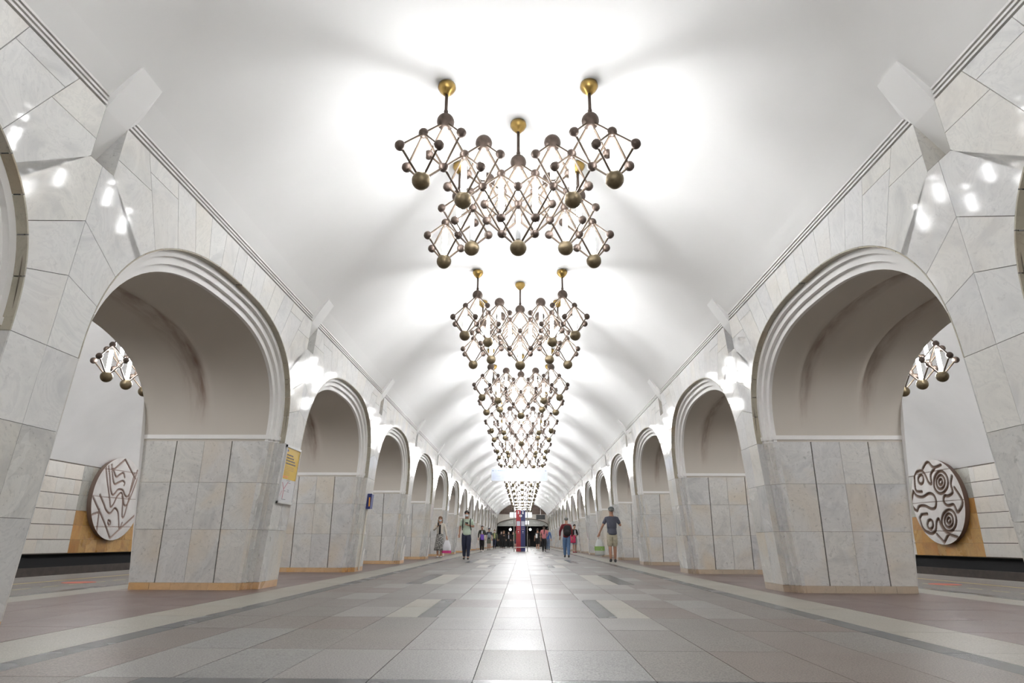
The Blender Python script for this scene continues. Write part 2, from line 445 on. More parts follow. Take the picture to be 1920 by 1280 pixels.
            f_ = ramp(nt, n1.outputs['Fac'], [(.35, (.25,)*3), (.62, (1, 1, 1))]); nt.links.new(f_, mm.inputs[1])
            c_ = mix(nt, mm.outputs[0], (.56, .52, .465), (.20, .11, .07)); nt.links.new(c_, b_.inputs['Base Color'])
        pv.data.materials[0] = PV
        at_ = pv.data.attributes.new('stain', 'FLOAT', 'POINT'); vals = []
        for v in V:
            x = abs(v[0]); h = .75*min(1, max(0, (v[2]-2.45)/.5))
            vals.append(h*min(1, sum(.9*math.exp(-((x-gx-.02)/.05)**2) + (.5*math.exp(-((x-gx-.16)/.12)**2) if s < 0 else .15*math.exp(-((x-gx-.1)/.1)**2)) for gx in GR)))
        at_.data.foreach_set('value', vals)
    # brackets
    for k in range(K0, K1+1):
        y0, y1 = PC(k)-.16, PC(k)+.16
        p = [(3.87, 4.02), (3.63, 4.34), (3.37, 4.77), (3.45, 4.80), (3.66, 4.55), (4.0, 4.5), (4.0, 4.02)]
        gg = G().prism([(s*x, y0, z) for x, z in p], (0, .32, 0))
        # flared far flank where the rib dies into the vault
        gg.add([(s*3.63, y1, 4.34), (s*3.37, y1, 4.77), (s*3.60, y1+.10, 4.50), (s*3.60, y1, 4.50)], [(0, 1, 2), (0, 2, 3), (1, 3, 2)])
        br = gg.mk('bracket', VAULTM, wall)
        gg = G()
        for yy in (y0, y1): gg.add([W(s, yy, 3.86, 0), W(s, yy, 4.36, 0), W(s, yy, 4.36, -.3), W(s, yy, 3.86, -.3)], [(0, 1, 2, 3)])
        gg.add([W(s, y0, 3.86, 0), W(s, y1, 3.86, 0), W(s, y1, 3.95, -.3), W(s, y0, 3.95, -.3)], [(0, 1, 2, 3)])
        gg.add([W(s, y0, 3.86, -.3), W(s, y1, 3.86, -.3), W(s, y1, 4.4, -.3), W(s, y0, 4.4, -.3)], [(0, 1, 2, 3)])
        gg.mk('bracket_recess', MARBLOW, br)
    # cornice: three ribs
    gg = G()
    for k in range(K0, K1):
        for i in range(3):
            z0 = ZC0+.022+i*.043
            gg.add([W(s, PC(k)+.16, z0, 0), W(s, PC(k+1)-.16, z0, 0), W(s, PC(k+1)-.16, z0+.022, .0), W(s, PC(k)+.16, z0+.022, .0),
                    W(s, PC(k)+.16, z0, -.03), W(s, PC(k+1)-.16, z0, -.03), W(s, PC(k+1)-.16, z0+.022, -.03), W(s, PC(k)+.16, z0+.022, -.03)],
                   [(0, 1, 2, 3), (0, 4, 5, 1), (3, 2, 6, 7)])
    gg.mk('trim_1' if s < 0 else 'trim_2', PLASTER, kind='structure')

# ------------------------------------------------------------------ piers
def pier(s, k):
    pc = PC(k)
    lab = None
    if k >= 0: lab = '%s marble-clad pier from the camera on the %s side of the hall' % (ORD[k], SIDE[s]) if k else 'grey marble pier cut off by the %s edge of the picture, nearest the camera' % SIDE[s]
    else: lab = 'marble pier %s the camera on the %s side of the hall' % ({-1: 'just behind', -2: 'farthest behind'}[k], SIDE[s])
    e = empty('pier', (s*4.9, pc, 0), lab, 'pier', 'marble piers along the %s side' % SIDE[s])
    hx = .38; XI = lambda z, o=-.265: XF-KX*z-o
    def outline(z, sgn, shrink=0.03):
        # half outline from hall face centre to platform face centre
        pts = [(XF-KX*z+shrink, 0)]
        for nn, o in steps: pts.append((XF-KX*z-o+shrink, hx+nn-shrink))
        pts.append((XB(z)-.002, hx+.235-shrink)); pts.append((XB(z)-.002, 0)); return [(s*x, pc+sgn*d, z) for x, d in pts]
    gg = G()
    for sgn in (-1, 1):
        a = outline(.0, sgn); b = outline(2.25, sgn); n = len(a)
        gg.add(a+b, [(i, i+1, n+i+1, n+i) for i in range(n-1)])
    gg.mk('core', MORTAR, e)
    # plinth
    def band(name, z0, z1, proud, mat, hall=True):
        gg = G()
        for sgn in (-1, 1):
            L = []
            for z in (z0, z1):
                pts = [(XF-KX*z-proud, 0)]+[(XF-KX*z-o-proud, hx+nn+proud) for nn, o in steps]+[(XB(z)+proud, hx+.235+proud), (XB(z)+proud, 0)]
                if not hall: pts = pts[2:]
                L.append([(s*x, pc+sgn*d, z) for x, d in pts])
            n = len(L[0]); inn = [(x*.985 if 0 else x, y, z) for x, y, z in L[1]]
            gg.add(L[0]+L[1], [(i, i+1, n+i+1, n+i) for i in range(n-1)])
            q = [(s*(XF+.25), pc, z1), (s*XB(z1), pc, z1)]
            c = [(v[0], pc+sgn*max(0, abs(v[1]-pc)-.05), v[2]) for v in L[1]]
            gg.add(L[1]+c, [(i, i+1, n+i+1, n+i) for i in range(n-1)])
            c = [(v[0], pc+sgn*max(0, abs(v[1]-pc)-.05), v[2]) for v in L[0]]
            gg.add(L[0]+c, [(i, i+1, n+i+1, n+i) for i in range(n-1)])
        return gg.mk(name, mat, e)
    if k < 0 or k > 4: band('plinth', 0, .10, .004, ONYX if s < 0 else MARBWARM)
    else:
        MM = ONYX if s < 0 else MARBWARM
        XN = XF+.235
        cut = [XN-.003, XN+.42, XN+.98, XN+1.3, 5.802]
        pl_ = band('plinth', 0, .098, .0, MM)
        for a, b in zip(cut[:-1], cut[1:]):
            G().box((min(s*(a+.002), s*(b-.002)), pc-.622, 0), (max(s*(a+.002), s*(b-.002)), pc-.60, .10)).mk('plinth_stone', MM, pl_)
        gg = G().prism([W(s, pc-hx+.002, 0, .006), W(s, pc+hx-.002, 0, .006), W(s, pc+hx-.002, .1, .006), W(s, pc-hx+.002, .1, .006)], (s*.03, 0, 0)).mk('plinth_stone', MM, pl_)
    band('capital_moulding', 2.235, 2.30, .014, PLASTER, hall=False)
    stuff = G(); fm = []
    zr = ROWZ[:-1]+[2.235]
    rnd = random.Random(k*7+s)
    for r in range(3):
        z0, z1 = zr[r]+.002, zr[r+1]-.002
        hz1 = min(z1, 2.197)
        for ys in (-1, 1):                       # near and far passage faces
            cols = [None, 4.54, 4.98, 5.42, None]
            for c in range(4):
                g0, g1 = (.009 if c == 1 or c == 3 else .002), (.009 if c == 0 or c == 2 else .002)
                xa = lambda z: (XF-KX*z+.235) if c == 0 else cols[c]+g0
                xb = lambda z: XB(z)-.001 if c == 3 else cols[c+1]-g1
                yy = pc+ys*.615
                gg = G().prism([(s*xa(z0), yy, z0), (s*xb(z0), yy, z0), (s*xb(z1), yy, z1), (s*xa(z1), yy, z1)], (0, -ys*.03, 0))
                if ys < 0 and 0 <= k <= 4: mk('marble_slab', gg.v, gg.f, MARBLOW, e)
                else: stuff.add(gg.v, gg.f)
            # corner steps: three L-shaped strips (hall side)
            for i in (2, 4, 6):
                gg = G(); L = [steps[i-1], steps[i], steps[i+1]]
                pts = [[(s*(XF-KX*z-o), pc+ys*(hx+nn), z) for nn, o in L] for z in (z0, z1)]
                gg.add(pts[0]+pts[1], [(0, 1, 4, 3), (1, 2, 5, 4)])
                if ys < 0 and 0 <= k <= 3: mk('corner_strip', gg.v, gg.f, MARBLOW, e)
                else: stuff.add(gg.v, gg.f)
        for ys in (-1, 1):
            ya, yb = pc+ys*.0015, pc+ys*hx
            gg = G().prism([W(s, ya, z0), W(s, yb, z0), W(s, yb, hz1), W(s, ya, hz1)], (s*.03, 0, 0))
            if 0 <= k <= 4: mk('marble_slab', gg.v, gg.f, MARBLOW if r < 2 else MARB, e)
            else: stuff.add(gg.v, gg.f)
            gg = G().prism([(s*(XF-KX*z-.001), pc+ys*(hx+.012), z) for z in (z0, hz1)]+[(s*(XF-KX*z+.084), pc+ys*(hx+.012), z) for z in (hz1, z0)], (0, -ys*.012, 0))
            if ys < 0 and 0 <= k <= 3: mk('edge_strip', gg.v, gg.f, MARBLOW, e)
            else: stuff.add(gg.v, gg.f)
    stuff.mk('marble_slab', MARBLOW, e, kind='stuff')
    return e
for s in (-1, 1):
    for k in range(K0, K1+1): pier(s, k)

# ------------------------------------------------------------------ track walls with stone tiles and medallions
TZ = [.35, .71, 1.10, 1.50, 1.92, 2.33, 2.75]
XT = 12.62
for s in (-1, 1):
    g = G()
    yb, ye = YB, YE
    def rect(x, z0, z1, mi, g=g): g.add([(s*x, yb, z0), (s*x, ye, z0), (s*x, ye, z1), (s*x, yb, z1)], [(0, 1, 2, 3)], mi)
    rect(XT+.03, .33, 2.78, 1); rect(XT+.12, 0.0, .33, 0); rect(XT+.05, -1.3, 0.0, 2)
    g.add([(s*(XT+.12), yb, .33), (s*(XT+.12), ye, .33), (s*XT, ye, .33), (s*XT, yb, .33)], [(0, 1, 2, 3)], 0)
    g.add([(s*(XT+.12), yb, 0), (s*(XT+.12), ye, 0), (s*(XT+.05), ye, 0), (s*(XT+.05), yb, 0)], [(0, 1, 2, 3)], 2)
    g.add([(s*9.7, yb, -1.2), (s*9.7, ye, -1.2), (s*(XT+.1), ye, -1.2), (s*(XT+.1), yb, -1.2)], [(0, 1, 2, 3)], 0)
    wt = g.mk('wall_track_'+SIDE[s], [TRENCH, COVE, KERB], kind='structure')
    g = G()
    for x in (10.35, 11.9): g.box((min(s*x, s*(x+.07)), yb, -1.2), (max(s*x, s*(x+.07)), ye, -1.05))
    g.mk('rail', STEEL, wt)
    g = G(); g.tube((s*(XT-.05), yb, 3.28), (s*(XT-.05), ye, 3.28), .012); g.mk('cable', PLASTER2, wt)
    rest = G(); mats = [TILEW, YELLOW, GREYM]
    rr = random.Random(11+s)
    y_c = 20.05 if s < 0 else 20.03
    for n in range(-5, 14):
        yc = y_c+n*P
        zones = [(yc-1.58, yc+1.58, 1), (yc+1.58, yc+P-1.58, 0)]
        for a, b, zt in zones:
            for r in range(6):
                y = a
                while y < b-.01:
                    wd = rr.uniform(.30, .46) if zt else rr.uniform(.38, .75)
                    y2 = min(b, y+wd)
                    if b-y2 < .16: y2 = b
                    m = TILEW if zt == 0 else (YELLOW if r < 3 or (r == 3 and rr.random() < .4) else GREYM)
                    gz = .009 if zt == 0 else .002
                    gg = G().box((min(s*XT, s*(XT+.03)), y+.0015, TZ[r]+gz), (max(s*XT, s*(XT+.03)), y2-.0015, TZ[r+1]-gz))
                    if 14.5 < y < 22.2: mk('stone_tile', gg.v, gg.f, m, wt)
                    else: rest.add(gg.v, gg.f, mats.index(m))
                    y = y2
    rest.mk('stone_tile', mats, wt, kind='stuff')
PL= [[(-0.75, 0.9), (-0.57, 0.54), (-0.46, 0.27), (-0.32, 0.09), (-0.21, 0.13), (-0.08, 0.26), (0.16, 0.26), (0.31, 0.13), (0.46, 0.08), (0.59, 0.27), (0.65, 0.53), (0.75, 0.92)], [(-0.61, 0.96), (-0.43, 0.56), (-0.3, 0.41), (-0.15, 0.46), (0.07, 0.54), (0.19, 0.49), (0.18, 0.41)], [(-0.5, 0.85), (-0.3, 0.63), (-0.15, 0.7), (0.03, 0.78), (0.14, 0.65)], [(-0.87, 0.87), (-0.69, 0.49), (-0.53, 0.19), (-0.37, -0.11), (-0.29, -0.27), (-0.18, -0.18), (-0.06, 0.06), (0.12, 0.18), (0.27, 0.0), (0.36, -0.17), (0.5, -0.17), (0.64, 0.11), (0.89, 0.85)], [(-0.9, 0.05), (-0.63, -0.21), (-0.49, -0.36), (-0.26, -0.46), (-0.08, -0.3), (0.12, -0.41), (0.26, -0.72), (0.35, -0.92), (0.43, -0.72)], [(0.63, 0.82), (0.56, 0.35), (0.55, 0.02), (0.52, -0.23), (0.47, -0.51), (0.37, -0.52), (0.26, -0.08), (0.18, 0.08)], [(0.01, 1.19), (-0.49, 0.81)], [(0.01, 1.19), (0.72, 0.66)], [(-1.22, -0.01), (-0.83, -0.37), (-0.48, -0.7), (-0.04, -1.18)], [(-0.8, -0.37), (-0.73, -1.01)], [(-1.09, -0.53), (-0.81, -0.45)], [(-0.04, -1.18), (1.19, -0.36)], [(-0.29, -0.66), (-0.18, -0.69), (-0.16, -0.78), (-0.23, -0.79), (-0.28, -0.72), (-0.29, -0.66)]]
JL= [[(-1.34, -0.01), (1.19, 0.02)], [(-0.87, -0.86), (0.93, -0.83)], [(-0.95, 0.81), (0.78, 0.84)]]
PR= [[(-0.42, 0.53), (-0.4, 0.5), (-0.38, 0.48), (-0.35, 0.46), (-0.32, 0.46), (-0.29, 0.46), (-0.27, 0.48), (-0.26, 0.51), (-0.27, 0.54), (-0.28, 0.57), (-0.31, 0.6), (-0.34, 0.61), (-0.37, 0.62), (-0.4, 0.61), (-0.42, 0.59), (-0.42, 0.56), (-0.42, 0.53)], [(-0.54, 0.52), (-0.5, 0.45), (-0.44, 0.39), (-0.36, 0.35), (-0.28, 0.34), (-0.21, 0.36), (-0.16, 0.41), (-0.14, 0.48), (-0.15, 0.55), (-0.18, 0.63), (-0.25, 0.68), (-0.32, 0.72), (-0.4, 0.73), (-0.47, 0.71), (-0.52, 0.66), (-0.55, 0.59), (-0.54, 0.52)], [(-0.68, 0.5), (-0.62, 0.38), (-0.51, 0.29), (-0.39, 0.23), (-0.26, 0.21), (-0.14, 0.24), (-0.05, 0.32), (-0.01, 0.43), (-0.03, 0.55), (-0.09, 0.67), (-0.2, 0.77), (-0.32, 0.83), (-0.46, 0.84), (-0.57, 0.8), (-0.65, 0.72), (-0.69, 0.62), (-0.68, 0.5)], [(-0.46, -0.57), (-0.44, -0.6), (-0.42, -0.62), (-0.39, -0.64), (-0.36, -0.65), (-0.33, -0.64), (-0.31, -0.62), (-0.3, -0.6), (-0.31, -0.57), (-0.32, -0.54), (-0.35, -0.51), (-0.38, -0.49), (-0.41, -0.49), (-0.43, -0.5), (-0.45, -0.51), (-0.46, -0.54), (-0.46, -0.57)], [(-0.57, -0.57), (-0.54, -0.64), (-0.48, -0.7), (-0.4, -0.74), (-0.32, -0.76), (-0.25, -0.74), (-0.2, -0.7), (-0.18, -0.64), (-0.19, -0.56), (-0.23, -0.49), (-0.29, -0.43), (-0.36, -0.39), (-0.44, -0.38), (-0.51, -0.4), (-0.56, -0.44), (-0.58, -0.5), (-0.57, -0.57)], [(-0.72, -0.58), (-0.66, -0.69), (-0.56, -0.78), (-0.44, -0.85), (-0.3, -0.87), (-0.18, -0.84), (-0.1, -0.77), (-0.05, -0.67), (-0.06, -0.56), (-0.13, -0.44), (-0.23, -0.35), (-0.36, -0.29), (-0.49, -0.27), (-0.61, -0.3), (-0.69, -0.37), (-0.73, -0.47), (-0.72, -0.58)], [(0.45, 0.68), (0.48, 0.63), (0.52, 0.59), (0.57, 0.57), (0.63, 0.56), (0.67, 0.58), (0.71, 0.61), (0.72, 0.66), (0.72, 0.71), (0.69, 0.76), (0.65, 0.8), (0.6, 0.82), (0.54, 0.83), (0.49, 0.81), (0.46, 0.78), (0.45, 0.73), (0.45, 0.68)], [(0.39, -0.66), (0.42, -0.71), (0.46, -0.75), (0.52, -0.78), (0.57, -0.79), (0.62, -0.78), (0.66, -0.75), (0.68, -0.7), (0.67, -0.65), (0.64, -0.6), (0.6, -0.55), (0.54, -0.53), (0.49, -0.52), (0.44, -0.53), (0.4, -0.56), (0.39, -0.6), (0.39, -0.66)], [(0.4, 1.0), (0.1, 1.18), (-0.14, 0.99), (-0.51, 1.02)], [(0.88, 0.83), (0.79, 0.93), (0.47, 0.95), (0.31, 0.78), (0.23, 0.58), (0.1, 0.53), (0.05, 0.79), (-0.18, 0.95)], [(0.88, 0.83), (0.95, 0.51), (0.91, 0.36), (0.64, 0.33)], [(1.09, 0.38), (0.95, 0.22), (0.66, 0.17), (0.33, 0.25), (0.11, 0.2), (0.03, 0.03), (0.12, -0.17), (0.33, -0.2), (0.62, -0.1), (0.93, -0.1), (1.09, -0.23), (1.28, -0.01), (1.09, 0.38)], [(-0.91, 0.66), (-0.79, 0.44), (-0.8, 0.21), (-0.58, 0.12), (-0.4, 0.13), (-0.32, -0.03), (-0.47, -0.15), (-0.72, -0.13), (-0.79, -0.22), (-0.86, -0.35), (-1.15, -0.08), (-0.92, 0.33)], [(1.01, -0.45), (0.88, -0.35), (0.58, -0.34)], [(1.01, -0.45), (0.92, -0.77), (0.59, -0.92), (0.33, -0.84), (0.19, -0.58), (0.06, -0.51), (0.01, -0.72), (-0.2, -0.92), (-0.69, -1.05)], [(0.3, -0.94), (0.02, -1.18), (-0.25, -0.95)]]
JR= [[(1.33, 0.01), (-1.36, -0.03)], [(0.87, 0.87), (-1.04, 0.88)], [(0.85, -0.84), (-1.05, -0.87)]]
def seg_d(px, py, a, b):
    ax, ay = a; bx, by = b; dx, dy = bx-ax, by-ay; L = dx*dx+dy*dy
    t = 0 if L == 0 else max(0, min(1, ((px-ax)*dx+(py-ay)*dy)/L)); return math.hypot(px-ax-t*dx, py-ay-t*dy)
def medallion(s, pls, jls, label, yc, zc, gw, gc, rc, name='relief_medallion'):
    import numpy as np
    R_ = 1.235; nr, na = 90, 300
    rad = [R_*math.sqrt((i+1)/nr)*1.0 if i < nr-1 else R_ for i in range(nr)]
    rad = [R_*(i+1)/nr for i in range(nr)]
    pts = [(0.0, 0.0)]+[(r*math.cos(2*math.pi*j/na), r*math.sin(2*math.pi*j/na)) for r in rad for j in range(na)]
    def crom(l):
        if len(l) < 4: return l
        q = [l[0]]+list(l)+[l[-1]]; out = []
        for i in range(1, len(q)-2):
            p0, p1, p2, p3 = [np.array(v) for v in q[i-1:i+3]]
            for t in (0, .25, .5, .75):
                out.append(tuple(.5*(2*p1+(p2-p0)*t+(2*p0-5*p1+4*p2-p3)*t*t+(3*p1-p0-3*p2+p3)*t**3)))
        return out+[l[-1]]
    pls = [crom(l) for l in pls]
    A = np.array(pts); d = np.full(len(A), 9.); dj = np.full(len(A), 9.)
    for LL, tgt in ((pls, 0), (jls, 1)):
        for l in LL:
            for a, b in zip(l[:-1], l[1:]):
                a = np.array(a); b = np.array(b); v = b-a; L = max(1e-9, v@v); t = np.clip(((A-a)@v)/L, 0, 1)
                q = np.hypot(*(A-a-t[:, None]*v).T)
                if tgt == 0: d = np.minimum(d, q)
                else: dj = np.minimum(dj, q)
    h = -.055*np.clip((gw-d)/.03, 0, 1)-.012*np.clip((.014-dj)/.006, 0, 1)
    h = h*np.clip((R_-.02-np.hypot(A[:, 0], A[:, 1]))/.03, 0, 1)
    st = np.clip((gw+.008-d)/.02, 0, 1)+.8*np.clip((.016-dj)/.006, 0, 1)
    front = XT-.16
    V = [(s*(front-hh), yc+p[0], zc+p[1]) for p, hh in zip(pts, h)]; F = []
    for j in range(na): F.append((0, 1+j, 1+(j+1) % na))
    for i in range(nr-1):
        for j in range(na): a = 1+i*na; F.append((a+j, a+na+j, a+na+(j+1) % na, a+(j+1) % na))
    nf = len(F); base = 1+(nr-1)*na; n0 = len(V)
    V += [(s*(XT-.0), yc+R_*.97*math.cos(2*math.pi*j/na), zc+R_*.97*math.sin(2*math.pi*j/na)) for j in range(na)]
    for j in range(na): F.append((base+j, n0+j, n0+(j+1) % na, base+(j+1) % na))
    m, nt, b_ = newmat('medallion_stone_'+SIDE[s]); setb(b_, (.66, .64, .62), .6)
    at = nd(nt, 'ShaderNodeAttribute', attribute_name='groove'); n1 = nd(nt, 'ShaderNodeTexNoise', Scale=7.0, Detail=6.0)
    c0 = ramp(nt, n1.outputs['Fac'], [(.3, (.60, .57, .55)), (.7, (.74, .72, .70))])
    c_ = mix(nt, at.outputs['Fac'], c0, gc); nt.links.new(c_, b_.inputs['Base Color'])
    e = empty(name, (s*XT, yc, zc), label, 'wall medallion', 'round relief medallions on the track walls')
    o = mk('carved_disc', V[:n0], F[:nf], m, e, smooth=True)
    a_ = o.data.attributes.new('groove', 'FLOAT', 'POINT'); a_.data.foreach_set('value', [float(min(1, x)) for x in st])
    V2 = V[base:n0]+V[n0:]; F2 = [(j, na+j, na+(j+1) % na, (j+1) % na) for j in range(na)]
    mk('rim', V2, F2, plain('medallion_rim', rc, .6), e, smooth=True)
medallion(-1, PL, JL, 'round white stone relief of zigzag mountain lines on the left track wall', 20.05, 1.93, .034, (.27, .185, .15), (.24, .17, .14))
medallion(1, PR, JR, 'round white stone relief with brown concentric rings on the right track wall', 19.87, 1.9, .048, (.13, .08, .055), (.17, .11, .085))

# ------------------------------------------------------------------ ends of the hall
g = G()
n = 30
zt = lambda x: 1.69+math.sqrt(4.58**2-x*x)
DK = plain('dark_end_lunette', (.12, .085, .07), .7, noise=.2, scale=3)
BEI = plain('beige_end_wall', (.50, .47, .42), .6, noise=.05)
GRY = plain('grey_end_arch', (.36, .36, .33), .6, noise=.05)
for i in range(n):
    a, b = -3.47+6.94*i/n, -3.47+6.94*(i+1)/n
    g.add([(a, YE+.05, 4.62), (b, YE+.05, 4.62), (b, YE+.05, zt(b)+.1), (a, YE+.05, zt(a)+.1)], [(0, 1, 2, 3)], 0)
    za = lambda x: 2.95+1.0*math.sqrt(max(0, 1-(x/3.75)**2))
    a, b = -3.8+7.6*i/n, -3.8+7.6*(i+1)/n
    g.add([(a, YE, za(a)), (b, YE, za(b)), (b, YE, 4.64), (a, YE, 4.64)], [(0, 1, 2, 3)], 1)
    g.add([(a, YE+.12, 2.88), (b, YE+.12, 2.88), (b, YE+.12, za(b)+.05), (a, YE+.12, za(a)+.05)], [(0, 1, 2, 3)], 2)
g.box((-4.0, YE-.12, 4.56), (4.0, YE+.1, 4.68), 0)
g.box((-4.2, YE, 0), (-3.7, YE+.4, 4.6), 2); g.box((3.7, YE, 0), (4.2, YE+.4, 4.6), 2)
we = g.mk('wall_end', [DK, BEI, GRY], kind='structure')
g = G()
for i in range(n):
    a, b = math.pi*i/n, math.pi*(i+1)/n
    g.tube((-3.75*math.cos(a), YE-.02, 2.95+math.sin(a)), (-3.75*math.cos(b), YE-.02, 2.95+math.sin(b)), .05, 6, cap=False)
g.mk('trim_3', DK, we)
g = G()
for i in range(26):   # panel joints of the dark lunette
    x = -3.2+i*.256; 
    if zt(x)-4.7 > .25: g.box((x-.012, YE+.0, 4.68), (x+.012, YE+.04, zt(x)-.08))
for z in (5.0, 5.4, 5.8):
    h = math.sqrt(max(.01, 4.58**2-(z-1.69)**2))-.1; g.box((-h, YE, z-.012), (h, YE+.04, z+.012))
g.mk('lunette_batten', plain('lunette_batten_brown', (.2, .15, .12), .6), we)
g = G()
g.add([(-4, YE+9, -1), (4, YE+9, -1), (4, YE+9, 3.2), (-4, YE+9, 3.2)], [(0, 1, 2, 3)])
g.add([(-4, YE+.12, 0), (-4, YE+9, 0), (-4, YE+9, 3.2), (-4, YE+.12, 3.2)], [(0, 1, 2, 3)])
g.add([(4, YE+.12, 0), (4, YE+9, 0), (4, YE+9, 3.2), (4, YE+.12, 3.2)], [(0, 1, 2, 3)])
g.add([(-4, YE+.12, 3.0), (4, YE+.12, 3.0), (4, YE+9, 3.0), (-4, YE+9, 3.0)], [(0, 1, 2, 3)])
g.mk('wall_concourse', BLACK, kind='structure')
g = G()
for s in (-1, 1):
    for a, b in ((3.7, 6.4), ):
        g.add([(s*3.7, YE, 0), (s*XT, YE, -1.3), (s*(XT+.3), YE, 5.6), (s*3.7, YE, 5.6)], [(0, 1, 2, 3)], 0)
g.mk('wall_end_platform', BEI, kind='structure')
g = G(); g.add([(-13, YB, -1.3), (13, YB, -1.3), (13, YB, 6.5), (-13, YB, 6.5)], [(0, 1, 2, 3)]); g.mk('wall_back', PLASTER, kind='structure')
GLOBE = emis('concourse_globe', (1, 1, 1), 14)
for i, x in enumerate((-1.85, 1.15)):
    e = empty('globe_lamp', (x, YE+2.5, 2.6), 'small white globe lamp in the dark concourse, %s of the red and blue column' % ('left', 'right')[i], 'lamp', 'concourse globe lamps')
    G().ball((x, YE+2.5, 2.45), .16, 12, 8).mk('globe', GLOBE, e, smooth=True)
    G().tube((x, YE+2.5, 2.6), (x, YE+2.5, 3.0), .02).mk('stem', STEEL, e)
for i, x in enumerate((1.0, 2.6)):   # escalator balustrades in the dark
    e = empty('escalator_balustrade', (x, YE+3, 0), '%s dark escalator balustrade beyond the end arch' % ('left-hand', 'right-hand')[i], 'escalator', 'escalator balustrades')
    G().prism([(x-.12, YE+1.2, 0), (x-.12, YE+7, 0), (x-.12, YE+7, 2.2), (x-.12, YE+3.2, .95), (x-.12, YE+1.2, .95)], (.24, 0, 0)).mk('side_panel', KERB, e)
    G().tube((x, YE+1.2, .97), (x, YE+3.2, .97), .05).tube((x, YE+3.2, .97), (x, YE+7, 2.22), .05).mk('handrail', STEEL, e)
# lettering over the end arch: worn white characters, unreadable at this distance
g = G()
for x0, n_ in ((-2.0, 3), (1.55, 5)):
    for i in range(n_):
        x = x0+i*.22
        g.box((x, YE+.09, 3.22), (x+.035, YE+.12, 3.44))
        if i % 2: g.box((x, YE+.09, 3.31), (x+.13, YE+.12, 3.35))
        else: g.box((x, YE+.09, 3.40), (x+.13, YE+.12, 3.44))
g.mk('arch_lettering', WHITE, we)
# screen and signs by the end
e = empty('display_screen', (2.55, YE-4.8, 3.98), 'black flat display screen hanging by the right wall near the far end', 'screen')
g = G(); g.box((1.9, YE-4.9, 3.68), (3.15, YE-4.75, 4.30)); g.mk('housing', BLACK, e)
G().box((1.94, YE-4.905, 3.72), (3.11, YE-4.9, 4.26)).mk('display', plain('dark_display', (.01, .012, .014), .15), e)
G().tube((2.52, YE-4.8, 4.28), (2.52, YE-4.8, 5.6), .03).mk('hanger', STEEL, e)
SIGNW = emis('white_sign_face', (.93, .95, 1), .55)
INK = plain('sign_ink_blue', (.35, .45, .68), .5)
INKD = plain('sign_ink_dark', (.12, .15, .30), .5)
PANEL = {}
def sign(name, x0, x1, z0, z1, y, label, drop, ink=True):
    e = empty(name, ((x0+x1)/2, y, z0), label, 'sign')
    r = .07; g = G(); pts = []
    for cx, cz, a0 in ((x1-r, z1-r, 0), (x0+r, z1-r, 90), (x0+r, z0+r, 180), (x1-r, z0+r, 270)):
        for j in range(5): a = math.radians(a0+j*22.5); pts.append((cx+r*math.cos(a), y, cz+r*math.sin(a)))
    g.prism(pts, (0, .10, 0)); pn_ = g.mk('panel', SIGNM, e); PANEL[e.name] = pn_
    g = G()
    for j in range(len(pts)):
        a, b = pts[j], pts[(j+1) % len(pts)]; g.tube((a[0], y-.004, a[2]), (b[0], y-.004, b[2]), .012, 6, cap=False)
    g.mk('frame', plain('sign_frame_white', (.7, .7, .7), .3), e)
    g = G()
    for x in (x0+(x1-x0)*.2, x0+(x1-x0)*.8): g.tube((x, y+.05, z1), (x, y+.05, drop), .012)
    g.mk('hanger', STEEL, e)
    return e
SIGNM = plain('pale_sign_panel', (.70, .76, .88), .12, spec=.7)
SY = 32.6; sx0, sx1, sz0, sz1 = -1.54, 1.28, 3.60, 4.22
sg_ = sign('direction_sign', sx0, sx1, sz0, sz1, SY, 'long pale lavender direction sign with rounded corners hanging below the chandeliers', 6.20)
def px2(x, y): return (sx0+(x-160)/(1725-160)*(sx1-sx0), sz1-(y-100)/(470-100)*(sz1-sz0))
g = G()
def bar(g, xa, xb, y, h=8, yy=SY):
    (a, z), (b, _) = px2(xa, y), px2(xb, y); hh = h*.0017/2
    # broken into short word-like dashes: the print is too small to read
    x = a; q = 0
    while x < b-.01:
        l = (.03, .045, .02, .05)[q % 4]; g.box((x, yy-.003, z-hh), (min(b, x+l), yy, z+hh)); x += l+.012; q += 1
for xa, xb, y in ((200, 400, 238), (200, 355, 282), (200, 410, 326), (200, 290, 376), (455, 625, 238), (455, 545, 282), (455, 605, 326), (455, 545, 376),
                  (660, 810, 238), (660, 840, 303), (660, 805, 354), (660, 730, 400), (895, 955, 238), (880, 1090, 282), (880, 940, 326), (880, 1050, 376), (900, 990, 400),
                  (1285, 1430, 232), (1460, 1500, 232), (1285, 1360, 276), (1405, 1470, 276), (1285, 1350, 322), (1290, 1440, 395), (1550, 1690, 232), (1550, 1650, 276), (1550, 1650, 326), (1550, 1660, 376)):
    bar(g, xa, xb, y, 14)
g.mk('lettering', plain('sign_ink_pale', (.50, .56, .78), .4), PANEL[sg_.name])
g = G()
for xa, xb in ((340, 850), (1330, 1555)): bar(g, xa, xb, 162, 26)
g.mk('headline_lettering', INK, PANEL[sg_.name])
g = G()
for xc, d in ((215, -1), (1675, 1)):   # arrows
    x, z = px2(xc, 170); g.box((x-.045, SY-.004, z-.008), (x+.045, SY, z+.008))
    g.prism([(x+d*.05, SY-.004, z), (x+d*.012, SY-.004, z+.035), (x+d*.012, SY-.004, z-.035)], (0, .004, 0))
g.mk('arrow', INKD, PANEL[sg_.name])
g = G()
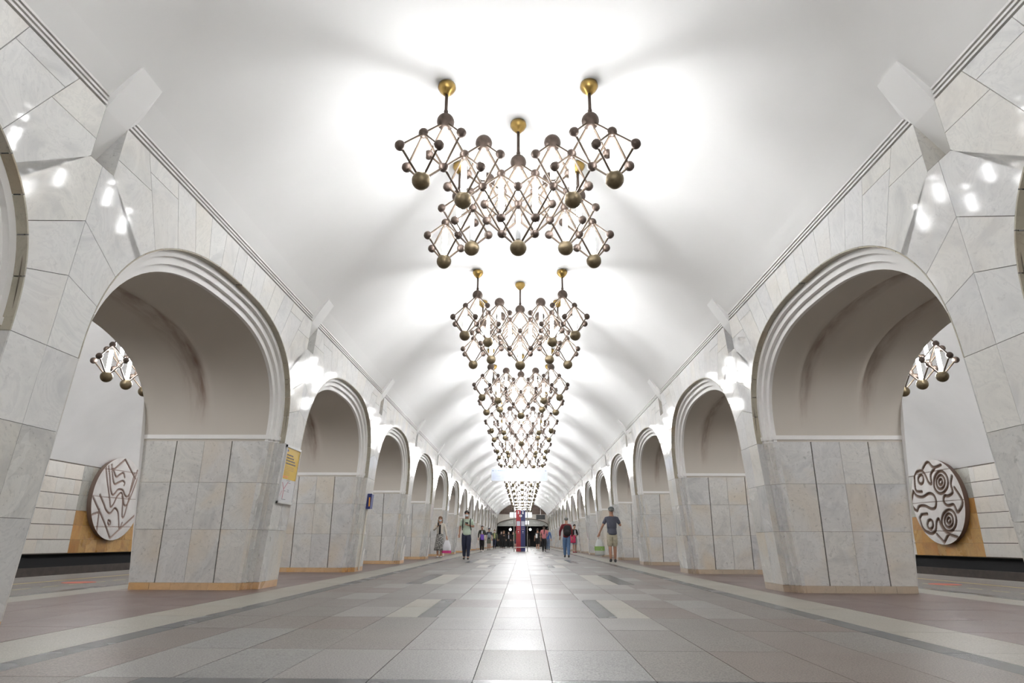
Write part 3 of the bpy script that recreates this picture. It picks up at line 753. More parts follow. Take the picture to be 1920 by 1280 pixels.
for xc in (290, 1600):
    x, z = px2(xc, 170)
    for j in range(16):
        a, b = 2*math.pi*j/16, 2*math.pi*(j+1)/16
        g.tube((x+.032*math.cos(a), SY-.002, z+.032*math.sin(a)), (x+.032*math.cos(b), SY-.002, z+.032*math.sin(b)), .006, 4, cap=False)
g.mk('ring_symbol', INK, PANEL[sg_.name])
SIGNM = SIGNW
for nm, x0, x1, z0, z1, y, lab in (('hanging_sign', -1.31, .975, 3.08, 3.60, 68.2, 'white lit sign hanging behind the red and blue column'),
                                   ('hanging_sign', -.835, .835, 2.815, 3.27, 85.4, 'smaller white lit sign hanging lower at the far end of the hall')):
    e = sign(nm, x0, x1, z0, z1, y, lab, 6.23)
    g = G()
    for i in range(3):
        for q in range(5): 
            xx = x0+.15+q*(x1-x0-.3)/5; g.box((xx, y-.003, z1-.12-i*.14), (xx+(x1-x0)*.13, y, z1-.09-i*.14))
    g.mk('lettering', INKD, PANEL[e.name])

# ------------------------------------------------------------------ information column
RED = plain('column_red', (.36, .022, .03), .35); NAVY = plain('column_navy', (.018, .024, .115), .35)
tx, ty = -.12, 50.5
e = empty('information_column', (tx, ty, 0), 'tall information column in mid-hall, red left half and navy right half', 'information column')
g = G(); g.box((tx-.35, ty-.14, .0), (tx, ty+.14, 3.0)); g.mk('red_half', RED, e)
g = G(); g.box((tx, ty-.14, .0), (tx+.35, ty+.14, 3.0)); g.mk('navy_half', NAVY, e)
g = G(); n = 24
for j in range(n):
    a, b = 2*math.pi*j/n, 2*math.pi*(j+1)/n
    g.add([(tx+.11*math.cos(a), ty-.146, 2.58+.085*math.sin(a)), (tx+.11*math.cos(b), ty-.146, 2.58+.085*math.sin(b)), (tx+.045*math.cos(b), ty-.146, 2.58+.03*math.sin(b)), (tx+.045*math.cos(a), ty-.146, 2.58+.03*math.sin(a))], [(0, 1, 2, 3)])
em_ = g.mk('round_emblem', WHITE, e)
G().box((tx-.05, ty-.145, 2.55), (tx+.05, ty-.1405, 2.61)).mk('emblem_centre', RED, em_)
for sx_, z in ((-1, 1), (1, 1)):
    g = G(); cx = tx+sx_*.17
    g.box((cx-.13, ty-.144, 1.84), (cx+.13, ty-.14, 2.19))
    g.mk('notice_sheet', plain('notice_white', (.66, .68, .78), .5), e)
    g = G(); g.ball((cx, ty-.142, 2.88), .045, 10, 6, sq=(1, .1, 1)); g.box((cx-.06, ty-.144, 2.72), (cx+.06, ty-.14, 2.78)); g.prism([(cx-.05, ty-.144, 2.80), (cx+.05, ty-.144, 2.80), (cx, ty-.144, 2.93)], (0, .004, 0))
    g.ball((cx, ty-.142, 1.42), .04, 10, 6, sq=(1, .1, 1))
    g.mk('pictogram', WHITE, e)
    g = G()
    for i, (z_, w_) in enumerate(((1.72, .1), (1.62, .12), (1.57, .09), (1.30, .06))): g.box((cx-w_, ty-.143, z_), (cx+w_, ty-.14, z_+.018))
    g.mk('lettering', plain('faded_print', (.45, .35, .4), .5), e)
e = empty('barrier_frame', (tx, ty-.45, 0), 'slim steel frame of two posts and crossbars before the red and navy column', 'frame')
for x in (tx-.5, tx+.5): G().tube((x, ty-.45, .01), (x, ty-.45, 3.95), .032).tube((x, ty-.45, 0), (x, ty-.45, .02), .09).mk('post', STEEL, e)
for z in (.30, 3.9): G().tube((tx-.5, ty-.45, z), (tx+.5, ty-.45, z), .022).mk('crossbar', STEEL if z > 1 else WHITE, e)

# ------------------------------------------------------------------ poster and emergency box
y0, y1, z0, z1 = 10.32, 10.985, 1.27, 2.19
def wq(ya, yb, za, zb, o, t=.004): return G().prism([W(-1, ya, za, o), W(-1, yb, za, o), W(-1, yb, zb, o), W(-1, ya, zb, o)], (-t, 0, 0))
e = empty('poster_frame', (-3.8, 10.65, z0), 'narrow aluminium poster frame, yellow above and white route map below, on the second left pier', 'poster')
g = G()
for a in ((y0, y0+.02, z0, z1), (y1-.02, y1, z0, z1), (y0, y1, z1-.035, z1), (y0, y1, z0, z0+.035)):
    q = wq(*a, .035, .035); g.add(q.v, q.f)
g.mk('frame', plain('aluminium', (.68, .68, .68), .35, .3), e)
wq(y0+.006, y1-.006, z0+.006, z1-.006, .018, .016).mk('backing', WHITE, e)
zy = 1.66
ys_ = wq(y0+.02, y1-.02, zy, z1-.035, .022).mk('yellow_sheet', plain('poster_yellow', (.70, .47, .075), .25), e)
ws_ = wq(y0+.02, y1-.02, z0+.035, zy-.002, .022).mk('white_sheet', plain('poster_white', (.72, .72, .74), .25), e)
g = G()
for i, (z, L) in enumerate(((2.03, .26), (1.985, .30), (1.94, .36), (1.895, .44))):   # four bold lines, too small to read
    y = y0+.07; q = 0
    while y < y0+.07+L:
        l = (.05, .032, .06, .04)[(q+i) % 4]; b = wq(y, y+l, z, z+.022, .0235, .0012); g.add(b.v, b.f); y += l+.012; q += 1
g.mk('bold_lettering', plain('poster_black', (.06, .05, .05), .5), ys_)
g = G()
for i in range(6):
    y = y0+.07; z = 1.855-.026*i
    while y < y0+(.46 if i < 3 else .30): b = wq(y, y+.03, z, z+.007, .0235, .0012); g.add(b.v, b.f); y += .042
g.mk('small_lettering', plain('poster_small', (.36, .22, .05), .5), ys_)
g = G(); b = wq(y0+.06, y0+.11, 2.09, 2.125, .0235, .0012); g.add(b.v, b.f); g.mk('badge', NAVY, ys_)
g = G()
for i in range(4): b = wq(y0+.06+.055*i, y0+.095+.055*i, 1.68, 1.705, .0235, .0012); g.add(b.v, b.f)
g.mk('badge', plain('poster_orange', (.7, .2, .04), .4), ys_)
g = G()
def wl_(ya, za, yb, zb, r=.004):
    g.tube(W(-1, ya, za, .024), W(-1, yb, zb, .024), r, 5)
wl_(10.50, 1.50, 10.64, 1.62); wl_(10.50, 1.50, 10.40, 1.60); wl_(10.50, 1.50, 10.50, 1.35); wl_(10.36, 1.38, 10.44, 1.47, .002)
g.mk('map_line', plain('map_red', (.6, .2, .25), .5), ws_)
g = G()
for ya, yb, z in ((10.62, 10.76, 1.605), (10.56, 10.72, 1.635), (10.53, 10.60, 1.47), (10.66, 10.75, 1.49), (10.66, 10.76, 1.465), (10.48, 10.66, 1.335)):
    b = wq(ya, yb, z, z+.01, .0235, .0012); g.add(b.v, b.f)
g.mk('map_lettering', plain('map_grey', (.22, .22, .24), .5), ws_)
# blue help point on the next pier
e = empty('help_point_box', (-3.8, 16.5, 1.48), 'small dark blue wall box with an orange stripe on the third left pier', 'wall box')
BLU = plain('help_blue', (.012, .03, .20), .35)
g = wq(16.28, 16.52, 1.47, 1.82, .10, .10); g.mk('housing', BLU, e)
wq(16.25, 16.28, 1.46, 1.83, .11, .11).mk('front_panel', plain('help_blue_dark', (.01, .02, .13), .3), e)
G().prism([(-3.775, 16.247, 1.52), (-3.745, 16.247, 1.52), (-3.745, 16.247, 1.74), (-3.775, 16.247, 1.74)], (0, -.004, 0)).mk('orange_stripe', plain('help_orange', (.72, .33, .04), .4), e)
G().tube(W(-1, 16.30, .02, .03), W(-1, 16.30, 1.47, .03), .022).mk('cable_duct', plain('duct_cream', (.66, .62, .55), .5), e)

# ------------------------------------------------------------------ chandeliers
s_, H_ = .222, .319
CELLS = [(0, 0, 0)]+[(a*2, b*2, 0) for a in (1, -1) for b in (1, -1)]+[(a*4, b*4, 0) for a in (1, -1) for b in (1, -1)]
CELLS += [(a*q, b*q, -1) for q in (1, 3, 5) for a in (1, -1) for b in (1, -1)]+[(0, 0, -2)]
def lattice(cells, bottoms_big):
    nodes = {}; rods = set()
    for i, j, l in cells:
        t, b = (i, j, l+1), (i, j, l-1); nodes.setdefault(t, 0); nodes.setdefault(b, 0)
        for a in (-1, 1):
            for c in (-1, 1):
                m = (i+a, j+c, l); nodes.setdefault(m, 0); rods.add((m, t)); rods.add((b, m))
        if l == 0: nodes[t] = 1
        if bottoms_big(i, j, l): nodes[b] = 2
    return nodes, rods
nodes, rods = lattice(CELLS, lambda i, j, l: (l == -1 and abs(i) >= 3) or l == -2)
np_ = lambda n: Vector((n[0]*s_, n[1]*s_, n[2]*H_))
def shared(name, g, mat, smooth=True):
    o = g.mk(name, mat, smooth=smooth); me = o.data; bpy.data.objects.remove(o); me.name = name; return me
ME_S = shared('ball', G().ball((0, 0, 0), .062, 12, 8), BRONZE)
ME_T = shared('ball', G().ball((0, 0, 0), .108, 18, 12), BRONZE)
ME_B = shared('ball', G().ball((0, 0, 0), .110, 18, 12), BRONZE2)
rl = math.sqrt(2*s_*s_+H_*H_)
ME_R = shared('rod', G().tube((0, 0, 0), (0, 0, rl), .0135, 6, cap=False), ROD)
ME_L = shared('light_tube', G().tube((0, 0, -.20), (0, 0, .20), .034, 8), GLOW, False)
ME_P = shared('light_tube', G().tube((0, 0, -.20), (0, 0, .20), .034, 8), GLOWP, False)
ME_O = shared('light_tube', G().tube((0, 0, -.20), (0, 0, .20), .03, 8), TUBEOFF, False)
ME_C = shared('canopy', G().lathe((0, 0, 0), [(.012, -.15), (.04, -.15), (.05, -.135), (.085, -.10), (.112, -.05), (.105, 0), (.04, 0.0), (.035, .03), (.0, .03)], 20), GOLD)
def vz(x): return 1.69+math.sqrt(4.58**2-x*x)
CZ = 5.30
def q_to(d): return Vector((0, 0, 1)).rotation_difference(d)
def chandelier(yc, label, full, off=(), cells=CELLS, nodes=nodes, rods=rods, x0=0, rot=0, vzf=vz, cz=CZ, canop=((0, 0), (4, 4), (-4, 4), (4, -4), (-4, -4)), group='lattice chandeliers along the middle of the hall'):
    e = empty('chandelier', (x0, yc, cz), label, 'chandelier', group)
    Rz = Matrix.Rotation(rot, 3, 'Z')
    pos = lambda n: Rz @ np_(n)
    if full:
        for n, t in nodes.items(): inst('ball', (ME_S, ME_T, ME_B)[t], e, pos(n))
        for a, b in rods: d = pos(b)-pos(a); inst('rod', ME_R, e, pos(a), q_to(d))
    else:
        g = G()
        for n, t in nodes.items(): p = pos(n)+Vector((x0, yc, cz)); g.ball(p, (.062, .108, .11)[t], 8, 6, mi=1 if t == 2 else 0)
        for a, b in rods: g.tube(pos(a)+Vector((x0, yc, cz)), pos(b)+Vector((x0, yc, cz)), .0125, 4, mi=0, cap=False)
        g.mk('frame', [BRONZE, BRONZE2], e, smooth=True)
    for c in cells: inst('light_tube', ME_O if c in off else (ME_P if x0 else ME_L), e, pos(c))
    for i, j in canop:
        p = pos((i, j, 1)); zt_ = vzf(x0+p.x)-cz
        L = zt_-.13-p.z
        inst('canopy', ME_C, e, (p.x, p.y, zt_-.02)); g = G(); g.tube((x0+p.x, yc+p.y, cz+p.z+.08), (x0+p.x, yc+p.y, cz+zt_-.13), .020, 8)
        g.tube((x0+p.x, yc+p.y, cz+p.z+.09), (x0+p.x, yc+p.y, cz+p.z+.16), .027, 8); g.mk('stem', BRONZE, e, smooth=True)
    return e
for k in range(-2, 16):
    yc = 7.54+P*k
    if k >= 0: lab = '%s bronze ball-and-rod chandelier with glowing tubes, counted from the camera along the hall' % ORD[k]
    else: lab = 'bronze ball-and-rod chandelier %s' % {-1: 'overhead, just in front of or above the camera', -2: 'behind the camera over the hall'}[k]
    chandelier(yc, lab, 0 <= k <= 2, off=((0, 0, -2), (-3, 3, -1)) if k == 0 else ())
PCELL = [(2*j, 2*j, -1) for j in range(4)]+[(2*j+1, 2*j+1, 0) for j in range(3)]
PCELL = [(a-3, b-3, l) for a, b, l in PCELL]
pn, prd = lattice(PCELL, lambda i, j, l: l == -1)
for s in (-1, 1):
    for k in range(-3, 14):
        yc = 11.69+.942+P*k
        if k == 0: lab = 'bronze ball-and-rod chandelier over the %s platform, partly seen through the big %s arch' % (SIDE[s], SIDE[s])
        elif k > 0: lab = '%s platform chandelier on the %s, counted beyond the visible one, hidden by piers' % (('next', 'second', 'third', 'fourth', 'fifth', 'sixth', 'seventh', 'eighth', 'ninth', 'tenth', 'eleventh', 'twelfth', 'thirteenth')[k-1], SIDE[s])
        else: lab = '%s platform chandelier on the %s, before the visible one, hidden by piers' % (('nearest', 'second', 'third')[-k-1], SIDE[s])
        chandelier(yc, lab, k == 0, cells=PCELL, nodes=pn, rods=prd, x0=s*7.9, rot=math.pi/4, vzf=lambda x: 1.6+math.sqrt(3.95**2-(abs(x)-8.9)**2), cz=3.68+2*H_, canop=((-2, -2), (2, 2)), group='lattice chandeliers over the %s platform' % SIDE[s])

# ------------------------------------------------------------------ people
SKIN1 = plain('skin_light', (.50, .29, .20), .5); SKIN2 = plain('skin_tanned', (.38, .20, .13), .5)
HAIRD = plain('dark_hair', (.015, .011, .009), .5); HAIRB = plain('fair_brown_hair', (.20, .11, .05), .5); HAIRG = plain('grey_hair', (.16, .16, .15), .6)
EYE = plain('eye_dark', (.02, .015, .012), .2); MASKM = plain('face_mask', (.62, .70, .76), .7); LIP = plain('lips', (.36, .12, .10), .5)
def cloth(name, col, n=.08): return plain(name, col, .85, noise=n, scale=9)
def skin(name, nodes, edges, mat, parent, org, H, rz, sub=1, flat=.74, label=None):
    ids = list(nodes); me = bpy.data.meshes.new(name)
    me.from_pydata([[c*H*U for c in nodes[i][:3]] for i in ids], [(ids.index(a), ids.index(b)) for a, b in edges], [])
    o = bpy.data.objects.new(name, me); C.objects.link(o)
    md = o.modifiers.new('s', 'SKIN'); md.use_smooth_shade = True
    for i, v in zip(ids, me.skin_vertices[0].data): v.radius = (nodes[i][3]*H*U,)*2; v.use_root = (i == ids[0])
    sd = o.modifiers.new('b', 'SUBSURF'); sd.levels = sub; sd.render_levels = sub
    bpy.context.view_layer.update()
    m2 = bpy.data.meshes.new_from_object(o.evaluated_get(bpy.context.evaluated_depsgraph_get()))
    bpy.data.objects.remove(o); bpy.data.meshes.remove(me)
    m2.name = name; m2.materials.clear(); m2.materials.append(mat)
    h = H*U
    for v in m2.vertices:
        if abs(v.co.x) < .125*h and .46*h < v.co.z < .84*h and abs(v.co.y) < .12*h: v.co.y *= flat
    m2.polygons.foreach_set('use_smooth', [True]*len(m2.polygons))
    o = bpy.data.objects.new(name, m2); C.objects.link(o); o.parent = parent
    if label: o['label'] = label
    return o
def gm(name, g, mat, parent, H, smooth=True):
    """G built in body fractions -> child of the person's Empty"""
    me = bpy.data.meshes.new(name); me.from_pydata([[c*H*U for c in v] for v in g.v], [], g.f)
    for m in (mat if isinstance(mat, (list, tuple)) else [mat]): me.materials.append(m)
    if isinstance(mat, (list, tuple)): me.polygons.foreach_set('material_index', g.m)
    if smooth: me.polygons.foreach_set('use_smooth', [True]*len(g.f))
    o = bpy.data.objects.new(name, me); C.objects.link(o); o.parent = parent; return o
def person(x, y, H, rz, label, skinm, hair, top, bottom, shoe, sleeve='short', legs='trousers', stride=.0, arms=None, hairstyle='short', mask=False, cap=None, head_dn=0.0, open_front=None, sub=1, lift=0, topw=1.0):
    e = empty('person', (x, y, 0), label, 'person', rz=rz)
    st = stride
    # figure faces -Y; its right hand is at -X
    n = {'pel': (0, 0, .53, .060), 'wai': (0, .0, .61, .066), 'che': (0, .0, .715, .078), 'nb': (0, .005, .80, .045), 'nk': (0, .003-head_dn*.1, .845, .030),
         'h1': (0, -.008-head_dn*.3, .885, .040), 'h2': (0, -.004-head_dn*.5, .925, .050), 'h3': (0, .002-head_dn*.5, .962, .040)}
    E_ = [('pel', 'wai'), ('wai', 'che'), ('che', 'nb'), ('nb', 'nk'), ('nk', 'h1'), ('h1', 'h2'), ('h2', 'h3')]
    n['nose'] = (0, -.060-head_dn*.45, .915, .009); E_.append(('h2', 'nose'))
    A = {-1: ((-.135, .01, .64), (-.15, -.02, .50)), 1: ((.135, .01, .64), (.15, -.02, .50))}
    if arms: A.update(arms)
    for sd, t in ((-1, 'r'), (1, 'l')):
        el, wr = A[sd]
        n['sh'+t] = (sd*.098, .004, .790, .034); n['el'+t] = (*el, .0235); n['wr'+t] = (*wr, .0155)
        m_ = [(a+b)/2 for a, b in zip(n['sh'+t][:3], el)]; n['ua'+t] = (*m_, .029)
        E_ += [('nb', 'sh'+t), ('sh'+t, 'ua'+t), ('ua'+t, 'el'+t), ('el'+t, 'wr'+t)]
        d = (Vector(wr)-Vector(el)).normalized(); side = d.cross(Vector((0, 1, 0)) if abs(d.y) < .8 else Vector((1, 0, 0))).normalized(); nrm_ = d.cross(side)
        pa = Vector(wr)+d*.032; n['pa'+t] = (*pa, .0175); E_.append(('wr'+t, 'pa'+t))
        kn = Vector(wr)+d*.052; 
        for f_i, (off, ln) in enumerate(((-.015, .030), (-.005, .036), (.005, .033), (.014, .026))):
            a = kn+side*off; b = a+d*ln*.55+nrm_*.004; c = b+d*ln*.45+nrm_*.010
            n['f%d%s' % (f_i, t)] = (*a, .0062); n['g%d%s' % (f_i, t)] = (*b, .0053); n['k%d%s' % (f_i, t)] = (*c, .0045)
            E_ += [('pa'+t, 'f%d%s' % (f_i, t)), ('f%d%s' % (f_i, t), 'g%d%s' % (f_i, t)), ('g%d%s' % (f_i, t), 'k%d%s' % (f_i, t))]
        th = Vector(wr)+d*.020-side*.018; tb = th+d*.022-side*.008
        n['t0'+t] = (*th, .0075); n['t1'+t] = (*tb, .0058); E_ += [('pa'+t, 't0'+t), ('t0'+t, 't1'+t)]
        fy = -st*sd; lf = lift if sd*st < 0 else 0
        n['hi'+t] = (sd*.048, 0, .49, .045); n['kn'+t] = (sd*.047, fy*.45-.012, .275, .034); n['ca'+t] = (sd*.046, fy*.75+.006, .19, .034)
        n['an'+t] = (sd*.045, fy+.004, .045+lf, .0205); n['to'+t] = (sd*.050, fy-.062, .018+lf*.2, .018)
        E_ += [('pel', 'hi'+t), ('hi'+t, 'kn'+t), ('kn'+t, 'ca'+t), ('ca'+t, 'an'+t), ('an'+t, 'to'+t)]
    skin('body', n, E_, skinm, e, None, H, rz, sub)
    # shirt or jacket
    big = lambda k, f, dr=0.0: (*n[k][:3], n[k][3]*f+dr)
    w_ = topw
    T = {'che': (0, .0, .72, .089*w_), 'wai': (0, 0, .61, .080*w_), 'hem': (0, 0, .535, .090*w_), 'hm2': (0, 0, .475, .092*w_), 'nb': (0, .006, .80, .060), 'col': (0, .004, .832, .036)}
    TE = [('nb', 'col'), ('che', 'wai'), ('wai', 'hem'), ('hem', 'hm2'), ('che', 'nb')]
    for t in 'rl':
        T['sh'+t] = big('sh'+t, 1.15, .004); T['ua'+t] = big('ua'+t, 1.15, .005)
        TE += [('nb', 'sh'+t), ('sh'+t, 'ua'+t)]
        if sleeve == 'long':
            T['el'+t] = big('el'+t, 1.2, .005); q = Vector(n['wr'+t][:3])*.93+Vector(n['el'+t][:3])*.07; T['wr'+t] = (*q, .021)
            TE += [('ua'+t, 'el'+t), ('el'+t, 'wr'+t)]
        else:
            q = Vector(n['ua'+t][:3])*.35+Vector(n['el'+t][:3])*.65; T['cf'+t] = (*q, .034); TE.append(('ua'+t, 'cf'+t))
    skin('jacket' if sleeve == 'long' else 'shirt', T, TE, top, e, None, H, rz, sub)
    if open_front: 
        g = G(); g.prism([(-.022, -.066, .79), (.022, -.066, .79), (.026, -.072, .56), (-.026, -.072, .56)], (0, .03, 0)); gm('shirt_front', g, open_front, e, H, False)
    # legs
    if legs == 'skirt':
        g = G(); g.lathe((0, 0, 0), [(.068, .60), (.085, .54), (.105, .40), (.125, .25), (.135, .17), (.128, .17), (.06, .5)], 20)
        for i, v in enumerate(g.v): g.v[i] = (v[0], v[1]*.82, v[2])
        for i in range(3*20, 5*20): a = i % 20; x_, y_, z_ = g.v[i]; g.v[i] = (x_*(1+.06*(a % 2)), y_*(1+.06*(a % 2)), z_)
        gm('skirt', g, bottom, e, H)
    elif legs == 'dress': pass
    else:
        L = {'top': (0, 0, .58, .074), 'pel': (0, 0, .53, .080)}; LE = [('pel', 'top')]
        for sd, t in ((-1, 'r'), (1, 'l')):
            L['hi'+t] = (*n['hi'+t][:3], .068); kn = Vector(n['kn'+t][:3])
            if legs == 'shorts': q = kn; q = (q.x, q.y, q.z-.01); L['kn'+t] = (*q, .056); LE += [('pel', 'hi'+t), ('hi'+t, 'kn'+t)]
            else:
                L['kn'+t] = (*kn, .055); L['ca'+t] = (*n['ca'+t][:3], .044); a = Vector(n['an'+t][:3]); L['an'+t] = (a.x, a.y, a.z, .036)
                LE += [('pel', 'hi'+t), ('hi'+t, 'kn'+t), ('kn'+t, 'ca'+t), ('ca'+t, 'an'+t)]
        skin('shorts' if legs == 'shorts' else 'trousers', L, LE, bottom, e, None, H, rz, sub)
    for sd, t in ((-1, 'r'), (1, 'l')):
        a = n['an'+t]; zb = .0 + (lift*.3 if sd*st < 0 else 0)
        g = G(); g.ball((a[0]+sd*.002, a[1]-.026, zb+.021), .03, 12, 8, sq=(.88, 2.2, .72)); g.ball((a[0], a[1]+.004, zb+.035), .026, 10, 6, sq=(1, 1.1, 1.1))
        g.v = [(v[0], v[1], max(v[2], zb)) for v in g.v]
        gm('shoe', g, shoe, e, H)
    # head
    hy = -.004-head_dn*.5
    for sx_ in (-.017, .017): gm('eye', G().ball((sx_, hy-.045, .930), .0042, 8, 6), EYE, e, H)
    for sx_ in (-1, 1): gm('ear', G().ball((sx_*.050, hy+.004, .918), .013, 8, 6, sq=(.35, .7, 1.2)), skinm, e, H)
    if mask:
        g = G(); g.ball((0, hy-.024, .898), .036, 12, 8, sq=(1.0, .95, .85)); gm('face_mask', g, MASKM, e, H)
    else: gm('mouth', G().ball((0, hy-.047, .892), .010, 8, 6, sq=(1.3, .35, .45)), LIP, e, H)
    g = G(); g.ball((0, hy+.010, .950), .0555, 16, 10, sq=(1, 1.08, .98)); g.v = [(v[0], v[1], max(v[2], .952-.9*max(-.006, min(.05, v[1]-hy)))) for v in g.v]
    if hairstyle == 'long':
        g.ball((0, hy+.035, .89), .05, 12, 8, sq=(1.05, .7, 1.5))
        for sx_ in (-1, 1): g.ball((sx_*.047, hy+.0, .875), .024, 10, 8, sq=(.7, .9, 2.4))
    if hairstyle == 'ponytail':
        for i in range(9): z = .955-.034*i; g.ball((.004*math.sin(i), hy+.058+.028*math.sin(min(1.5, i*.5)), z), .026-.001*i, 10, 6, sq=(1, .8, 1.2))
    if hairstyle == 'bun': g.ball((0, hy+.05, .97), .028, 10, 8)
    gm('hair', g, hair, e, H)
    if cap:
        g = G(); g.ball((0, hy+.004, .962), .058, 16, 10, sq=(1, 1.08, .85)); g.v = [(v[0], v[1], max(v[2], .952)) for v in g.v]
        g.prism([(-.04, hy-.045, .953), (.04, hy-.045, .953), (.03, hy-.10, .948), (-.03, hy-.10, .948)], (0, 0, .006)); gm('cap', g, cap, e, H)
    return e
def bag(x, y, z, w_, h_, d_, mat, label, name='shopping_bag', band=None, cat='bag', soft=True):
    """z = top of the body; handles go .12 above"""
    e = empty(name, (x, y, z-h_), label, cat)
    g = G(); V = []; F = []; lv = [(0, .78, .8), (.08, 1.0, 1.0), (.4, 1.0, 1.1), (.7, .82, .8), (.9, .55, .45), (1, .40, .2)] if soft else [(0, .95, 1), (.1, 1, 1), (.9, 1, .9), (1, .8, .6)]
    n_ = 14
    for t, a, b in lv:
        for i in range(n_):
            q = 2*math.pi*i/n_; c_, s2 = math.cos(q), math.sin(q)
            V.append((x+w_/2*a*math.copysign(abs(c_)**.6, c_), y+d_/2*b*math.copysign(abs(s2)**.6, s2)*(1+.08*(i % 2)), z-h_+h_*t))
    for j in range(len(lv)-1):
        for i in range(n_): F.append((j*n_+i, j*n_+(i+1) % n_, (j+1)*n_+(i+1) % n_, (j+1)*n_+i))
    F += [tuple(range(n_))[::-1], tuple(range(len(V)-n_, len(V)))]
    mk('bag_body', V, F, mat, e, smooth=True)
    if band:
        z0_, z1_, bm = band; g = G()
        for k_ in (z0_, z1_):
            for i in range(n_):
                q = 2*math.pi*i/n_; c_, s2 = math.cos(q), math.sin(q)
                f = 1.06; g.v.append((x+w_/2*f*math.copysign(abs(c_)**.6, c_), y+d_/2*1.17*math.copysign(abs(s2)**.6, s2), z-h_+h_*k_))
        for i in range(n_): g.f.append((i, (i+1) % n_, n_+(i+1) % n_, n_+i)); g.m.append(0)
        g.mk('colour_band', bm, e)
    if soft:
        g = G()
        for dx in (-.5, .5):
            g.tube((x+dx*w_*.35, y, z-.02), (x+dx*w_*.12, y, z+.09), .008, 6)
        g.mk('handle', mat, e)
    return e
def phone(x, y, z, label, q=(.04, .012, .08)):
    e = empty('phone', (x, y, z), label, 'phone'); G().box((x-q[0], y-q[1], z-q[2]), (x+q[0], y+q[1], z+q[2])).mk('phone_body', BLACK, e)
    G().box((x-q[0]*.85, y+q[1], z-q[2]*.85), (x+q[0]*.85, y+q[1]+.002, z+q[2]*.85)).mk('display', plain('phone_glass', (.05, .06, .08), .1), e)
def backpack(x, y, z, w_, h_, d_, mat, label, fr=1):
    e = empty('backpack', (x, y, z), label, 'backpack')
    g = G(); g.ball((0, 0, 0), 1, 20, 14); pw = lambda c: math.copysign(abs(c)**.6, c); g.v = [(x+pw(a)*w_/2*.86, y+pw(b)*d_/2*.86, z+pw(c)*h_/2*.9) for a, b, c in g.v]; g.mk('pack', mat, e, smooth=True)
    g = G(); g.ball((x, y+fr*d_*.3, z-h_*.16), 1, 14, 10, sq=(w_*.36, d_*.35, h_*.24)); g.mk('front_pocket', mat, e, smooth=True)
    return e
NAVYC = cloth('navy_trousers', (.018, .022, .045)); BLKC = cloth('black_cloth', (.014, .013, .014)); DARKJ = cloth('dark_olive_jacket', (.03, .032, .024))
MINT = cloth('mint_polo', (.50, .60, .48)); WHJ = cloth('cream_jacket', (.62, .58, .51)); DENIM = cloth('blue_denim', (.09, .16, .29)); GREYP = cloth('slate_grey_polo', (.085, .09, .12))
BEIGE = cloth('beige_shorts', (.44, .40, .30), .25); KHAKI = cloth('khaki_shorts', (.13, .14, .11)); PINKC = cloth('pink_blouse', (.62, .22, .24)); REDJ = cloth('dark_red_jacket', (.16, .015, .02))
WSHOE = plain('white_shoe', (.7, .7, .7), .5); BSHOE = plain('black_shoe', (.02, .02, .022), .4)
OLIV = cloth('olive_jacket', (.10, .12, .07)); YEL = cloth('yellow_shirt', (.55, .55, .22)); BLUS = cloth('blue_shirt', (.06, .13, .34)); WSH = cloth('white_shirt', (.6, .62, .68)); TEE = cloth('dark_grey_tee', (.05, .055, .075))
SK, nt, b_ = newmat('speckled_skirt'); setb(b_, (.2, .2, .2), .9)
n1 = nd(nt, 'ShaderNodeTexNoise', Scale=38.0, Detail=3.0); tc = nd(nt, 'ShaderNodeTexCoord'); nt.links.new(tc.outputs['Object'], n1.inputs['Vector'])
nt.links.new(ramp(nt, n1.outputs['Fac'], [(.46, (.035, .035, .035)), (.54, (.45, .44, .42))]), b_.inputs['Base Color'])
PI = math.pi
# woman with shopping bag (left)
wx, wy, H = -3.72, 30.2, 1.80
person(wx, wy, H, .05, 'masked woman in cream jacket and speckled grey skirt by the left piers', SKIN1, HAIRB, WHJ, SK, WSHOE, sleeve='long', legs='skirt',
       arms={-1: ((-.155, -.03, .655), (-.055, -.115, .755)), 1: ((.145, 0, .64), (.175, -.03, .50))}, hairstyle='long', mask=True, open_front=BLKC, sub=2, stride=.02)
bag(wx+.185*H, wy-.05, .47*H-.10, .40, .56, .20, plain('white_bag', (.72, .72, .76), .4), 'white plastic shopping bag with a pink bottom carried by the woman in the speckled skirt', band=(.02, .22, plain('pink_bag', (.70, .05, .25), .4)))
phone(wx-.030*H, wy-.20*H*.8, .80*H, 'dark phone held up by the woman in the cream jacket', (.035, .01, .07))
# man in mint polo
mx, my, H = -2.27, 27.4, 1.93
person(mx, my, H, 0, 'masked man in pale mint polo and navy trousers looking at his phone', SKIN2, HAIRD, MINT, NAVYC, BSHOE, stride=.05,
       arms={-1: ((-.145, .01, .645), (-.15, -.02, .515)), 1: ((.15, 0, .66), (.03, -.12, .70))}, mask=True, head_dn=.05, sub=2, topw=1.1)
phone(mx+.01*H, my-.155*H, .735*H, 'dark phone in the hand of the man in the mint polo', (.06, .012, .035))
e = backpack(mx, my+.115*H, .70*H, .34, .50, .18, BLKC, 'black backpack worn by the man in the mint polo')
g = G()
for sd in (-1, 1):
    pts = [(mx+sd*.075*H, my+.06*H, .80*H), (mx+sd*.082*H, my-.0*H, .828*H), (mx+sd*.078*H, my-.070*H, .77*H), (mx+sd*.082*H, my-.078*H, .68*H), (mx+sd*.09*H, my+.02*H, .60*H)]
    for a, b in zip(pts[:-1], pts[1:]): g.tube(a, b, .025, 6)
g.mk('strap', BLKC, e)
